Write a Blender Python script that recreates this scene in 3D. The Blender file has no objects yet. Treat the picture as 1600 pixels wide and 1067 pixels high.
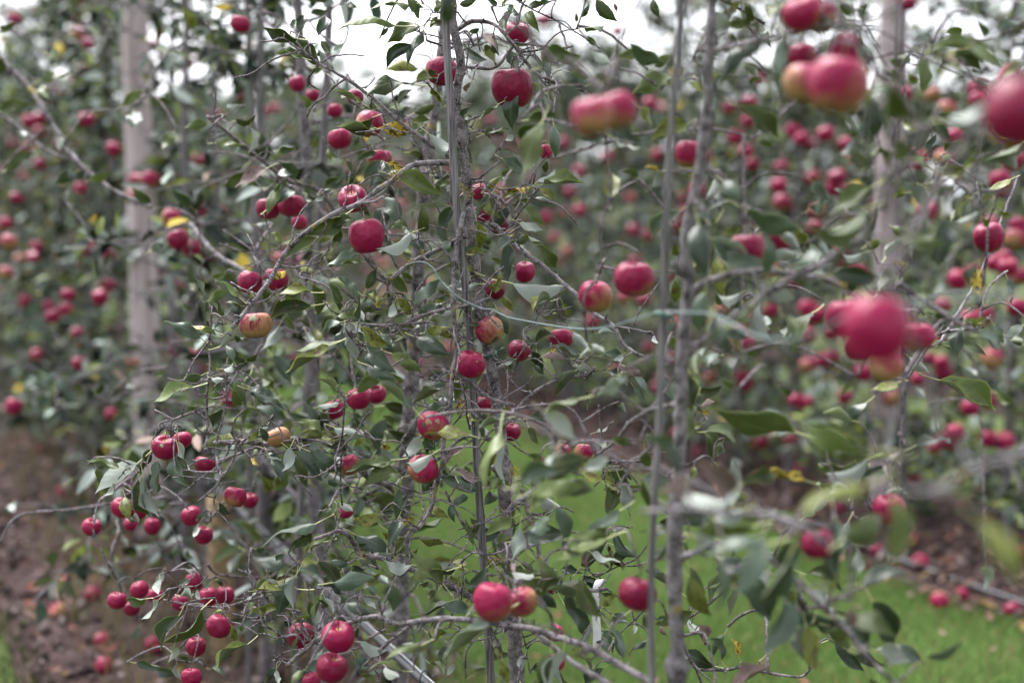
import bpy, math, random
import numpy as np
from mathutils import Vector, Matrix, Euler

# ------------------------------------------------------------------ camera, sky, sun, exposure
sc = bpy.context.scene
CAM_H = 1.5
PITCH = math.radians(6.0)
F = 1600 * 50 / 36.0
cam_d = bpy.data.cameras.new('camera')
cam = bpy.data.objects.new('camera', cam_d)
sc.collection.objects.link(cam)
cam.location = (0, 0, CAM_H)
cam.rotation_euler = (math.radians(90) - PITCH, 0, 0)
cam_d.lens = 50
cam_d.sensor_width = 36
cam_d.clip_start = 0.05
cam_d.clip_end = 600
cam_d.dof.use_dof = True
cam_d.dof.focus_distance = 2.6
cam_d.dof.aperture_fstop = 1.6
sc.camera = cam

SUN_EL, SUN_AZ = math.radians(60), math.radians(-35)
world = bpy.data.worlds.new('World')
sc.world = world
world.use_nodes = True
wn = world.node_tree
for n in list(wn.nodes):
    wn.nodes.remove(n)
w_out = wn.nodes.new('ShaderNodeOutputWorld')
w_bg = wn.nodes.new('ShaderNodeBackground')
w_sky = wn.nodes.new('ShaderNodeTexSky')
w_sky.sky_type = 'NISHITA'
w_sky.sun_disc = False
w_sky.sun_elevation = SUN_EL
w_sky.sun_rotation = SUN_AZ
w_sky.air_density = 1.0
w_sky.dust_density = 3.0
w_sky.ozone_density = 1.0
w_hsv = wn.nodes.new('ShaderNodeHueSaturation')      # overcast: nearly colourless cloud light
w_hsv.inputs['Saturation'].default_value = 0.16
wn.links.new(w_sky.outputs[0], w_hsv.inputs['Color'])
w_cl = wn.nodes.new('ShaderNodeMix'); w_cl.data_type = 'RGBA'     # an even, thick cloud deck over it
w_cl.inputs[0].default_value = 0.70
wn.links.new(w_hsv.outputs[0], w_cl.inputs[6])
w_cl.inputs[7].default_value = (1.75, 1.8, 2.0, 1)
wn.links.new(w_cl.outputs[2], w_bg.inputs['Color'])
w_bg.inputs['Strength'].default_value = 0.11
wn.links.new(w_bg.outputs[0], w_out.inputs['Surface'])

sun_d = bpy.data.lights.new('sun', 'SUN')
sun_d.energy = 1.5
sun_d.angle = math.radians(45)
sun_d.color = (1.0, 0.98, 0.97)
sun = bpy.data.objects.new('sun', sun_d)
sc.collection.objects.link(sun)
sd = Vector((math.sin(-SUN_AZ) * math.cos(SUN_EL) * -1, math.cos(SUN_AZ) * math.cos(SUN_EL), math.sin(SUN_EL)))
sun.rotation_euler = sd.to_track_quat('Z', 'Y').to_euler()

vs = sc.view_settings
vs.view_transform = 'Standard'
vs.look = 'None'
vs.exposure = 3.05
vs.gamma = 1.0
vs.use_curve_mapping = False
sc.render.engine = 'CYCLES'
sc.cycles.use_denoising = True
sc.cycles.max_bounces = 6
sc.cycles.diffuse_bounces = 2
sc.cycles.glossy_bounces = 2
sc.cycles.transmission_bounces = 3

# ------------------------------------------------------------------ helpers
rnd = random.Random(7)
COL = sc.collection
FW = Vector((0, math.cos(PITCH), -math.sin(PITCH)))
UP = Vector((0, math.sin(PITCH), math.cos(PITCH)))
CAM = Vector((0, 0, CAM_H))
D0 = 2.6

def P(px, py, D):
    """point of the place seen at photo pixel (px, py), D metres away along the view axis"""
    return CAM + FW * D + Vector(((px - 800) / F * D, 0, 0)) - UP * ((py - 533.5) / F * D)

def G(px, py, z=0.0):
    d = P(px, py, 1.0) - CAM
    t = (z - CAM_H) / d.z
    return CAM + d * t

NX, NY = 0.9165, 0.4          # row normal; rows recede to the far left
def rowpt(off, y, z=0.0):
    return Vector(((off - NY * y) / NX, y, z))
ROW1, ROW2, ROW3 = 0.97, 4.2, 7.4

def tag(o, label=None, cat=None, group=None, kind=None):
    if label: o['label'] = label
    if cat: o['category'] = cat
    if group: o['group'] = group
    if kind: o['kind'] = kind
    return o

def link(o, parent=None, inv=None):
    COL.objects.link(o)
    if parent is not None:
        o.parent = parent
        o.matrix_parent_inverse = Matrix.Translation(-parent.location) if parent.type == 'EMPTY' else Matrix.Identity(4)
    return o

def empty(name, loc):
    o = bpy.data.objects.new(name, None)
    o.location = loc
    o.empty_display_size = 0.1
    COL.objects.link(o)
    return o

class MB:
    def __init__(self):
        self.v = []; self.f = []; self.mi = []; self.cols = None
    def tube(self, pts, rads, sides=8, mat=0, cap=True):
        base = len(self.v)
        n = len(pts)
        up = None
        for i in range(n):
            a = pts[max(i - 1, 0)]; b = pts[min(i + 1, n - 1)]
            t = (b - a)
            if t.length < 1e-9: t = Vector((0, 0, 1))
            t.normalize()
            if up is None:
                up = t.orthogonal().normalized()
            else:
                up = (up - t * up.dot(t))
                if up.length < 1e-6: up = t.orthogonal()
                up.normalize()
            s = t.cross(up)
            r = rads[i]
            for k in range(sides):
                a_ = 2 * math.pi * k / sides
                self.v.append(pts[i] + up * (math.cos(a_) * r) + s * (math.sin(a_) * r))
        for i in range(n - 1):
            for k in range(sides):
                k2 = (k + 1) % sides
                self.f.append((base + i * sides + k, base + i * sides + k2, base + (i + 1) * sides + k2, base + (i + 1) * sides + k))
                self.mi.append(mat)
        if cap:
            self.f.append(tuple(base + k for k in reversed(range(sides)))); self.mi.append(mat)
            e = base + (n - 1) * sides
            self.f.append(tuple(e + k for k in range(sides))); self.mi.append(mat)
    def mesh(self, name, mats, smooth=True):
        me = bpy.data.meshes.new(name)
        me.from_pydata([tuple(v) for v in self.v], [], self.f)
        for m in (mats if isinstance(mats, (list, tuple)) else [mats]):
            me.materials.append(m)
        if any(self.mi):
            me.polygons.foreach_set('material_index', self.mi)
        if smooth:
            me.polygons.foreach_set('use_smooth', [True] * len(me.polygons))
        me.update()
        return me
    def obj(self, name, mats, parent=None, smooth=True):
        return link(bpy.data.objects.new(name, self.mesh(name, mats, smooth)), parent)

def smooth_path(pts, rads, step=0.012, jit=0.0, seed=0):
    """Catmull-Rom through pts (Vectors) with radii; returns dense points and radii"""
    r = random.Random(seed)
    P_ = [pts[0] * 2 - pts[1]] + list(pts) + [pts[-1] * 2 - pts[-2]]
    R_ = [rads[0]] + list(rads) + [rads[-1]]
    out = []; ro = []
    for i in range(1, len(P_) - 2):
        p0, p1, p2, p3 = P_[i - 1], P_[i], P_[i + 1], P_[i + 2]
        n = max(2, min(40, int((p2 - p1).length / step)))
        for k in range(n):
            t = k / n
            t2 = t * t; t3 = t2 * t
            q = 0.5 * ((2 * p1) + (p2 - p0) * t + (2 * p0 - 5 * p1 + 4 * p2 - p3) * t2 + (3 * p1 - p0 - 3 * p2 + p3) * t3)
            rr = R_[i] * (1 - t) + R_[i + 1] * t
            if jit:
                q = q + Vector((r.gauss(0, 1), r.gauss(0, 1), r.gauss(0, 1))) * rr * jit
                rr *= 1 + r.uniform(-1, 1) * jit * 0.8
            out.append(q); ro.append(rr)
    out.append(P_[-2]); ro.append(R_[-2])
    return out, ro

# ------------------------------------------------------------------ materials
def mat(name):
    m = bpy.data.materials.new(name)
    m.use_nodes = True
    nt = m.node_tree
    b = nt.nodes['Principled BSDF']
    return m, nt, b, nt.nodes['Material Output']

def N(nt, typ, **kw):
    n = nt.nodes.new(typ)
    for k, v in kw.items():
        if k.startswith('i_'):
            key = k[2:]
            n.inputs[int(key) if key.isdigit() else key.replace('_', ' ')].default_value = v
        else:
            setattr(n, k, v)
    return n

def ramp(nt, stops, interp='LINEAR'):
    n = nt.nodes.new('ShaderNodeValToRGB')
    e = n.color_ramp.elements
    n.color_ramp.interpolation = interp
    while len(e) < len(stops): e.new(0.5)
    for i, (p, c) in enumerate(stops):
        e[i].position = p
        e[i].color = (c[0], c[1], c[2], 1)
    return n

def math_n(nt, op, a=None, b=None, clamp=False):
    n = nt.nodes.new('ShaderNodeMath'); n.operation = op; n.use_clamp = clamp
    for i, x in enumerate((a, b)):
        if x is None: continue
        if isinstance(x, (int, float)): n.inputs[i].default_value = x
        else: nt.links.new(x, n.inputs[i])
    return n.outputs[0]

def mix_c(nt, fac, a, b):
    n = nt.nodes.new('ShaderNodeMix'); n.data_type = 'RGBA'
    for s, x in ((n.inputs[0], fac), (n.inputs[6], a), (n.inputs[7], b)):
        if isinstance(x, (int, float)): s.default_value = x
        elif isinstance(x, tuple): s.default_value = (x[0], x[1], x[2], 1)
        else: nt.links.new(x, s)
    return n.outputs[2]

def bump(nt, b, h, strength=0.3, dist=0.002):
    n = nt.nodes.new('ShaderNodeBump')
    n.inputs['Strength'].default_value = strength
    n.inputs['Distance'].default_value = dist
    nt.links.new(h, n.inputs['Height'])
    nt.links.new(n.outputs[0], b.inputs['Normal'])

def mat_bark(name, c1, c2, lichen=0.0, grey=0.0):
    m, nt, b, o = mat(name)
    tc = N(nt, 'ShaderNodeTexCoord')
    n1 = N(nt, 'ShaderNodeTexNoise', i_Scale=55.0, i_Detail=6.0, i_Roughness=0.65)
    nt.links.new(tc.outputs['Object'], n1.inputs['Vector'])
    n2 = N(nt, 'ShaderNodeTexNoise', i_Scale=420.0, i_Detail=3.0)
    nt.links.new(tc.outputs['Object'], n2.inputs['Vector'])
    r1 = ramp(nt, [(0.36, c1), (0.62, c2)])
    nt.links.new(n1.outputs['Fac'], r1.inputs[0])
    sp = ramp(nt, [(0.52, (0, 0, 0)), (0.66, (1, 1, 1))])
    nt.links.new(n2.outputs['Fac'], sp.inputs[0])
    c = mix_c(nt, math_n(nt, 'MULTIPLY', sp.outputs[0], 0.45), r1.outputs[0], (0.42, 0.39, 0.40))
    if lichen:
        n3 = N(nt, 'ShaderNodeTexNoise', i_Scale=15.0, i_Detail=5.0, i_Roughness=0.7)
        nt.links.new(tc.outputs['Object'], n3.inputs['Vector'])
        lr = ramp(nt, [(0.64 - lichen, (0, 0, 0)), (0.66 - lichen, (1, 1, 1))])
        nt.links.new(n3.outputs['Fac'], lr.inputs[0])
        c = mix_c(nt, math_n(nt, 'MULTIPLY', lr.outputs[0], 0.85), c, mix_c(nt, n2.outputs['Fac'], (0.14, 0.12, 0.03), (0.30, 0.23, 0.03)))
    nt.links.new(c, b.inputs['Base Color'])
    b.inputs['Roughness'].default_value = 0.8
    b.inputs['Specular IOR Level'].default_value = 0.1
    bump(nt, b, math_n(nt, 'ADD', n1.outputs['Fac'], math_n(nt, 'MULTIPLY', n2.outputs['Fac'], 0.6)), 0.8, 0.004)
    return m

M = {}
M['bark'] = mat_bark('bark', (0.012, 0.010, 0.010), (0.20, 0.18, 0.19), lichen=0.012)
M['bark_far'] = mat_bark('bark_weathered', (0.03, 0.025, 0.027), (0.19, 0.17, 0.185))
M['twig'] = mat_bark('twig_bark', (0.014, 0.010, 0.011), (0.18, 0.155, 0.165), lichen=0.0)
M['twig_dark'] = mat_bark('dark_twig_bark', (0.008, 0.005, 0.006), (0.05, 0.038, 0.042))

def mat_cane():
    m, nt, b, o = mat('bamboo_cane')
    tc = N(nt, 'ShaderNodeTexCoord')
    mp = N(nt, 'ShaderNodeMapping'); mp.inputs['Scale'].default_value = (260, 260, 9)
    nt.links.new(tc.outputs['Object'], mp.inputs['Vector'])
    n1 = N(nt, 'ShaderNodeTexNoise', i_Scale=1.0, i_Detail=4.0)
    nt.links.new(mp.outputs[0], n1.inputs['Vector'])
    n2 = N(nt, 'ShaderNodeTexNoise', i_Scale=14.0, i_Detail=4.0)
    nt.links.new(tc.outputs['Object'], n2.inputs['Vector'])
    r1 = ramp(nt, [(0.36, (0.018, 0.016, 0.017)), (0.62, (0.20, 0.186, 0.195))])
    nt.links.new(n1.outputs['Fac'], r1.inputs[0])
    c = mix_c(nt, math_n(nt, 'MULTIPLY', n2.outputs['Fac'], 0.55), r1.outputs[0], (0.10, 0.092, 0.095))
    nt.links.new(c, b.inputs['Base Color'])
    b.inputs['Roughness'].default_value = 0.7
    b.inputs['Specular IOR Level'].default_value = 0.15
    bump(nt, b, n1.outputs['Fac'], 0.4, 0.001)
    return m
M['cane'] = mat_cane()

def mat_post():
    m, nt, b, o = mat('post_timber')
    tc = N(nt, 'ShaderNodeTexCoord')
    mp = N(nt, 'ShaderNodeMapping'); mp.inputs['Scale'].default_value = (40, 40, 2.2)
    nt.links.new(tc.outputs['Object'], mp.inputs['Vector'])
    n1 = N(nt, 'ShaderNodeTexNoise', i_Scale=1.0, i_Detail=5.0, i_Roughness=0.6)
    nt.links.new(mp.outputs[0], n1.inputs['Vector'])
    r1 = ramp(nt, [(0.32, (0.22, 0.175, 0.175)), (0.5, (0.36, 0.305, 0.31)), (0.72, (0.48, 0.42, 0.43))])
    nt.links.new(n1.outputs['Fac'], r1.inputs[0])
    nt.links.new(r1.outputs[0], b.inputs['Base Color'])
    b.inputs['Roughness'].default_value = 0.85
    b.inputs['Specular IOR Level'].default_value = 0.15
    bump(nt, b, n1.outputs['Fac'], 0.6, 0.006)
    return m
M['post'] = mat_post()

def plain(name, c, rough=0.5, metal=0.0, noise=0.25, spec=0.5):
    m, nt, b, o = mat(name)
    tc = N(nt, 'ShaderNodeTexCoord')
    n1 = N(nt, 'ShaderNodeTexNoise', i_Scale=60.0, i_Detail=4.0)
    nt.links.new(tc.outputs['Object'], n1.inputs['Vector'])
    lo = tuple(x * (1 - noise) for x in c); hi = tuple(min(1, x * (1 + noise)) for x in c)
    r1 = ramp(nt, [(0.35, lo), (0.65, hi)])
    nt.links.new(n1.outputs['Fac'], r1.inputs[0])
    nt.links.new(r1.outputs[0], b.inputs['Base Color'])
    b.inputs['Roughness'].default_value = rough
    b.inputs['Metallic'].default_value = metal
    b.inputs['Specular IOR Level'].default_value = spec
    return m
M['wire_green'] = plain('green_coated_wire', (0.12, 0.16, 0.165), 0.4)
M['tie_green'] = plain('green_plastic_tie', (0.02, 0.085, 0.06), 0.4)
M['galv'] = plain('galvanised_wire', (0.45, 0.46, 0.48), 0.45, 0.8)
M['hose'] = plain('drip_hose_plastic', (0.030, 0.030, 0.036), 0.45)
M['clip'] = plain('black_clip_plastic', (0.015, 0.015, 0.018), 0.4)
M['tagw'] = plain('white_tag_plastic', (0.62, 0.62, 0.63), 0.5, noise=0.06)
M['guard'] = plain('tan_sleeve', (0.20, 0.14, 0.075), 0.9, noise=0.5)
M['stem'] = plain('apple_stem', (0.07, 0.045, 0.03), 0.8)
M['calyx'] = plain('calyx', (0.03, 0.024, 0.016), 0.9)
M['scab'] = plain('apple_scab', (0.20, 0.13, 0.07), 0.9, noise=0.4)
M['rot'] = plain('apple_rot', (0.05, 0.03, 0.02), 0.85, noise=0.5)
M['flesh'] = plain('apple_green_patch', (0.17, 0.20, 0.11), 0.7, noise=0.3)
M['lichen'] = plain('lichen_crust', (0.27, 0.21, 0.022), 0.95, noise=0.45)
M['petiole'] = plain('petiole', (0.34, 0.36, 0.16), 0.55, noise=0.25)
M['dead'] = plain('dead_leaf', (0.22, 0.17, 0.16), 0.9, noise=0.5)

def mat_leaf(name, c1, c2, spot=(0.08, 0.05, 0.03), spots=0.0, rough=0.38, trans=0.30, vein=(0.20, 0.24, 0.10), veins=0.35, spec=0.24):
    m, nt, b, o = mat(name)
    uv = N(nt, 'ShaderNodeUVMap'); uv.uv_map = 'UVMap'
    sx = N(nt, 'ShaderNodeSeparateXYZ'); nt.links.new(uv.outputs[0], sx.inputs[0])
    oi = N(nt, 'ShaderNodeObjectInfo')
    tc = N(nt, 'ShaderNodeTexCoord')
    off = N(nt, 'ShaderNodeVectorMath', operation='ADD')
    cx = N(nt, 'ShaderNodeCombineXYZ')
    rr = math_n(nt, 'MULTIPLY', oi.outputs['Random'], 37.0)
    for i in range(3): nt.links.new(rr, cx.inputs[i])
    nt.links.new(tc.outputs['Object'], off.inputs[0]); nt.links.new(cx.outputs[0], off.inputs[1])
    n1 = N(nt, 'ShaderNodeTexNoise', i_Scale=3.2, i_Detail=5.0, i_Roughness=0.6)
    nt.links.new(off.outputs[0], n1.inputs['Vector'])
    f = math_n(nt, 'ADD', math_n(nt, 'MULTIPLY', n1.outputs['Fac'], 0.9), math_n(nt, 'SUBTRACT', math_n(nt, 'MULTIPLY', oi.outputs['Random'], 0.9), 0.42), True)
    c = mix_c(nt, f, c1, c2)
    av = math_n(nt, 'ABSOLUTE', sx.outputs[1])
    # midrib and side veins
    mid = math_n(nt, 'LESS_THAN', av, 0.055)
    ph = math_n(nt, 'FRACT', math_n(nt, 'MULTIPLY', math_n(nt, 'SUBTRACT', sx.outputs[0], math_n(nt, 'MULTIPLY', av, 0.17)), 8.0))
    sv = math_n(nt, 'LESS_THAN', math_n(nt, 'ABSOLUTE', math_n(nt, 'SUBTRACT', ph, 0.5)), 0.07)
    vmask = math_n(nt, 'MULTIPLY', math_n(nt, 'MAXIMUM', mid, math_n(nt, 'MULTIPLY', sv, 0.15)), veins)
    c = mix_c(nt, vmask, c, vein)
    if spots:
        n2 = N(nt, 'ShaderNodeTexNoise', i_Scale=7.0, i_Detail=4.0, i_Roughness=0.7)
        nt.links.new(off.outputs[0], n2.inputs['Vector'])
        sr = ramp(nt, [(0.62 - spots * 0.3, (0, 0, 0)), (0.70 - spots * 0.3, (1, 1, 1))])
        nt.links.new(n2.outputs['Fac'], sr.inputs[0])
        c = mix_c(nt, sr.outputs[0], c, spot)
    nt.links.new(c, b.inputs['Base Color'])
    b.inputs['Roughness'].default_value = rough
    b.inputs['Specular IOR Level'].default_value = spec
    hb = math_n(nt, 'ADD', math_n(nt, 'ABSOLUTE', math_n(nt, 'SUBTRACT', ph, 0.5)), math_n(nt, 'MULTIPLY', n1.outputs['Fac'], 0.6))
    bump(nt, b, hb, 0.06, 0.03)
    tr = N(nt, 'ShaderNodeBsdfTranslucent')
    nt.links.new(mix_c(nt, 0.4, c, (0.25, 0.34, 0.06)), tr.inputs['Color'])
    mx = N(nt, 'ShaderNodeMixShader'); mx.inputs[0].default_value = trans
    nt.links.new(b.outputs[0], mx.inputs[1]); nt.links.new(tr.outputs[0], mx.inputs[2])
    nt.links.new(mx.outputs[0], o.inputs['Surface'])
    return m
LM = {
 'g': mat_leaf('leaf_green', (0.018, 0.030, 0.008), (0.112, 0.150, 0.046), spots=0.14),
 'd': mat_leaf('leaf_dark_green', (0.012, 0.025, 0.013), (0.066, 0.102, 0.064), rough=0.36, spec=0.5, vein=(0.16, 0.21, 0.15)),
 'p': mat_leaf('leaf_pale_grey', (0.22, 0.25, 0.225), (0.36, 0.39, 0.35), rough=0.6, veins=0.25, vein=(0.42, 0.46, 0.36), trans=0.3),
 'y': mat_leaf('leaf_olive', (0.10, 0.135, 0.025), (0.19, 0.215, 0.045), spots=0.35),
 'Y': mat_leaf('leaf_yellow', (0.40, 0.27, 0.03), (0.50, 0.40, 0.06), spots=0.5, spot=(0.05, 0.03, 0.015)),
 'b': mat_leaf('leaf_brown', (0.13, 0.09, 0.085), (0.26, 0.20, 0.19), rough=0.7, spots=0.2, veins=0.2, trans=0.1),
}
LM['under'] = mat_leaf('leaf_underside', (0.11, 0.135, 0.085), (0.19, 0.215, 0.15), rough=0.65, veins=0.5, vein=(0.33, 0.36, 0.24))

def mat_col(name, rough=0.55, trans=0.18, spec=0.14):
    m, nt, b, o = mat(name)
    at = N(nt, 'ShaderNodeAttribute'); at.attribute_name = 'col'
    oi = N(nt, 'ShaderNodeObjectInfo')
    hs = N(nt, 'ShaderNodeHueSaturation')
    nt.links.new(at.outputs['Color'], hs.inputs['Color'])
    nt.links.new(math_n(nt, 'ADD', 0.85, math_n(nt, 'MULTIPLY', oi.outputs['Random'], 0.3)), hs.inputs['Value'])
    nt.links.new(hs.outputs[0], b.inputs['Base Color'])
    b.inputs['Roughness'].default_value = rough
    b.inputs['Specular IOR Level'].default_value = spec
    if trans:
        tr = N(nt, 'ShaderNodeBsdfTranslucent')
        nt.links.new(hs.outputs[0], tr.inputs['Color'])
        mx = N(nt, 'ShaderNodeMixShader'); mx.inputs[0].default_value = trans
        nt.links.new(b.outputs[0], mx.inputs[1]); nt.links.new(tr.outputs[0], mx.inputs[2])
        nt.links.new(mx.outputs[0], o.inputs['Surface'])
    return m
M['crown'] = mat_col('crown_leaves')
M['grass'] = mat_col('grass_blades', 0.6, 0.3, 0.08)
M['fruit'] = mat_col('distant_apple_skin', 0.4, 0.0, 0.45)
M['litter'] = mat_col('leaf_litter', 0.8, 0.0, 0.1)

def mat_apple():
    m, nt, b, o = mat('apple_skin')
    tc = N(nt, 'ShaderNodeTexCoord')
    oi = N(nt, 'ShaderNodeObjectInfo')
    sep = N(nt, 'ShaderNodeSeparateColor'); nt.links.new(oi.outputs['Color'], sep.inputs[0])
    cx = N(nt, 'ShaderNodeCombineXYZ')
    rr = math_n(nt, 'MULTIPLY', oi.outputs['Random'], 53.0)
    for i in range(3): nt.links.new(rr, cx.inputs[i])
    off = N(nt, 'ShaderNodeVectorMath', operation='ADD')
    nt.links.new(tc.outputs['Object'], off.inputs[0]); nt.links.new(cx.outputs[0], off.inputs[1])
    big = N(nt, 'ShaderNodeTexNoise', i_Scale=0.9, i_Detail=2.0)
    nt.links.new(off.outputs[0], big.inputs['Vector'])
    # streaks run from the stalk down: squash the noise along z
    mp = N(nt, 'ShaderNodeMapping'); mp.inputs['Scale'].default_value = (7, 7, 0.8)
    nt.links.new(off.outputs[0], mp.inputs['Vector'])
    st = N(nt, 'ShaderNodeTexNoise', i_Scale=1.0, i_Detail=5.0, i_Roughness=0.7)
    nt.links.new(mp.outputs[0], st.inputs['Vector'])
    xyz = N(nt, 'ShaderNodeSeparateXYZ'); nt.links.new(tc.outputs['Object'], xyz.inputs[0])
    red = mix_c(nt, st.outputs['Fac'], (0.085, 0.0006, 0.016), (0.29, 0.0032, 0.056))
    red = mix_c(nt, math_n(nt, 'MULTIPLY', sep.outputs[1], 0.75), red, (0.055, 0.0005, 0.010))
    # blush: more yellow-green below and on one side, by the apple's own amount
    low = math_n(nt, 'MULTIPLY', xyz.outputs[2], -0.38)
    side = math_n(nt, 'MULTIPLY', xyz.outputs[0], 0.30)
    v = math_n(nt, 'ADD', math_n(nt, 'ADD', low, side), math_n(nt, 'ADD', math_n(nt, 'MULTIPLY', math_n(nt, 'SUBTRACT', big.outputs['Fac'], 0.5), 0.9), math_n(nt, 'MULTIPLY', math_n(nt, 'SUBTRACT', st.outputs['Fac'], 0.5), math_n(nt, 'MULTIPLY', sep.outputs[2], 1.6))))
    v = math_n(nt, 'ADD', v, math_n(nt, 'SUBTRACT', math_n(nt, 'MULTIPLY', sep.outputs[0], 1.7), 0.72))
    fr = ramp(nt, [(0.0, (0, 0, 0)), (0.45, (1, 1, 1))]); nt.links.new(v, fr.inputs[0])
    yel = mix_c(nt, math_n(nt, 'ADD', math_n(nt, 'MULTIPLY', xyz.outputs[2], -0.6), 0.35, True), (0.36, 0.19, 0.10), (0.11, 0.105, 0.022))
    c = mix_c(nt, math_n(nt, 'MULTIPLY', fr.outputs[0], 0.9), red, yel)
    # pale pores
    vo = N(nt, 'ShaderNodeTexVoronoi', i_Scale=11.0); nt.links.new(off.outputs[0], vo.inputs['Vector'])
    dots = math_n(nt, 'LESS_THAN', vo.outputs['Distance'], 0.10)
    c = mix_c(nt, math_n(nt, 'MULTIPLY', dots, 0.35), c, (0.60, 0.42, 0.32))
    # bronzed stalk cavity
    rad = math_n(nt, 'SQRT', math_n(nt, 'ADD', math_n(nt, 'POWER', xyz.outputs[0], 2.0), math_n(nt, 'POWER', xyz.outputs[1], 2.0)))
    cav = math_n(nt, 'MULTIPLY', math_n(nt, 'LESS_THAN', rad, 0.17), math_n(nt, 'GREATER_THAN', xyz.outputs[2], 0.0))
    c = mix_c(nt, math_n(nt, 'MULTIPLY', cav, 0.6), c, (0.30, 0.24, 0.08))
    # brown flecks and russet
    fl = N(nt, 'ShaderNodeTexVoronoi', i_Scale=1.7); nt.links.new(off.outputs[0], fl.inputs['Vector'])
    fm = math_n(nt, 'LESS_THAN', math_n(nt, 'ADD', fl.outputs['Distance'], math_n(nt, 'MULTIPLY', st.outputs['Fac'], 0.18)), 0.165)
    c = mix_c(nt, math_n(nt, 'MULTIPLY', fm, 0.75), c, (0.06, 0.035, 0.02))
    nt.links.new(c, b.inputs['Base Color'])
    rn = math_n(nt, 'ADD', 0.36, math_n(nt, 'MULTIPLY', st.outputs['Fac'], 0.16))
    nt.links.new(rn, b.inputs['Roughness'])
    b.inputs['Specular IOR Level'].default_value = 0.22
    b.inputs['Sheen Weight'].default_value = 0.0
    b.inputs['Sheen Roughness'].default_value = 0.4
    b.inputs['Subsurface Weight'].default_value = 0.0
    bump(nt, b, big.outputs['Fac'], 0.15, 0.1)
    return m
M['apple'] = mat_apple()

def mat_ground(name, cols, scale, bstr, fine=90.0):
    m, nt, b, o = mat(name)
    tc = N(nt, 'ShaderNodeTexCoord')
    n1 = N(nt, 'ShaderNodeTexNoise', i_Scale=scale, i_Detail=8.0, i_Roughness=0.65)
    nt.links.new(tc.outputs['Object'], n1.inputs['Vector'])
    n2 = N(nt, 'ShaderNodeTexNoise', i_Scale=fine, i_Detail=4.0)
    nt.links.new(tc.outputs['Object'], n2.inputs['Vector'])
    r1 = ramp(nt, cols)
    nt.links.new(math_n(nt, 'ADD', math_n(nt, 'MULTIPLY', n1.outputs['Fac'], 0.6), math_n(nt, 'MULTIPLY', n2.outputs['Fac'], 0.4)), r1.inputs[0])
    nt.links.new(r1.outputs[0], b.inputs['Base Color'])
    b.inputs['Roughness'].default_value = 0.95
    b.inputs['Specular IOR Level'].default_value = 0.06
    bump(nt, b, math_n(nt, 'ADD', n1.outputs['Fac'], n2.outputs['Fac']), bstr, 0.02)
    return m
M['soil'] = mat_ground('bare_soil', [(0.36, (0.018, 0.012, 0.012)), (0.5, (0.045, 0.030, 0.029)), (0.66, (0.095, 0.068, 0.066))], 9.0, 0.9)
M['field'] = mat_ground('field_ground', [(0.38, (0.03, 0.042, 0.014)), (0.5, (0.05, 0.065, 0.025)), (0.64, (0.075, 0.08, 0.038))], 1.3, 0.5)
M['turf'] = mat_ground('turf', [(0.36, (0.03, 0.044, 0.014)), (0.5, (0.055, 0.075, 0.024)), (0.64, (0.09, 0.105, 0.042))], 5.0, 0.7)

# ------------------------------------------------------------------ ground
def grid_mesh(name, o0, o1, y0, y1, du, dv, zf, material, kind='structure', label=None):
    nu = max(2, int((o1 - o0) / du) + 1); nv = max(2, int((y1 - y0) / dv) + 1)
    v = []; f = []
    for j in range(nv):
        y = y0 + (y1 - y0) * j / (nv - 1)
        for i in range(nu):
            of = o0 + (o1 - o0) * i / (nu - 1)
            p = rowpt(of, y)
            p.z = zf(of, y, i / (nu - 1))
            v.append(tuple(p))
    for j in range(nv - 1):
        for i in range(nu - 1):
            a = j * nu + i
            f.append((a, a + 1, a + nu + 1, a + nu))
    me = bpy.data.meshes.new(name); me.from_pydata(v, [], f); me.materials.append(material)
    me.polygons.foreach_set('use_smooth', [True] * len(f))
    o = bpy.data.objects.new(name, me); COL.objects.link(o)
    o['kind'] = kind
    if label: o['label'] = label
    return o

from mathutils import noise as mnoise
def lumps(of, y, u):
    e = min(u, 1 - u) * 6
    e = min(1.0, e)
    n = mnoise.noise(Vector((of * 7, y * 7, 1.3))) * 0.5 + mnoise.noise(Vector((of * 19, y * 19, 4.1))) * 0.5
    return 0.004 + e * (0.022 + 0.030 * n)
mb = MB()
S = 300
mb.v = [Vector((-S, -S, -0.01)), Vector((S, -S, -0.01)), Vector((S, S, -0.01)), Vector((-S, S, -0.01))]
mb.f = [(0, 1, 2, 3)]; mb.mi = [0]
g = mb.obj('ground', M['field'], smooth=False); g['kind'] = 'structure'
g['label'] = 'grassy orchard ground running to the horizon'
for nm, a, b_, y0, y1, d in (('soil_strip_near_row', 0.30, 1.53, -1.0, 32.0, 0.05), ('soil_strip_far_row', 3.50, 4.78, 1.0, 32.0, 0.05), ('soil_strip_third_row', 6.9, 7.95, 4.0, 34.0, 0.12)):
    grid_mesh(nm, a, b_, y0, y1, d, d, lumps, M['soil'], label='bare lumpy brown soil under the ' + nm[11:].replace('_', ' ') + ' of trees')
for nm, a, b_, y0, y1 in (('grass_alley_middle', 1.50, 3.54, -1.0, 32.0), ('grass_alley_near', -1.7, 0.33, -2.0, 32.0), ('grass_alley_far', 4.74, 6.94, 2.0, 34.0)):
    grid_mesh(nm, a, b_, y0, y1, 0.2, 0.2, lambda of, y, u: -0.002 + 0.004 * mnoise.noise(Vector((of * 2, y * 2, 0))), M['turf'], label='mown green grass alley between orchard rows')

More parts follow.
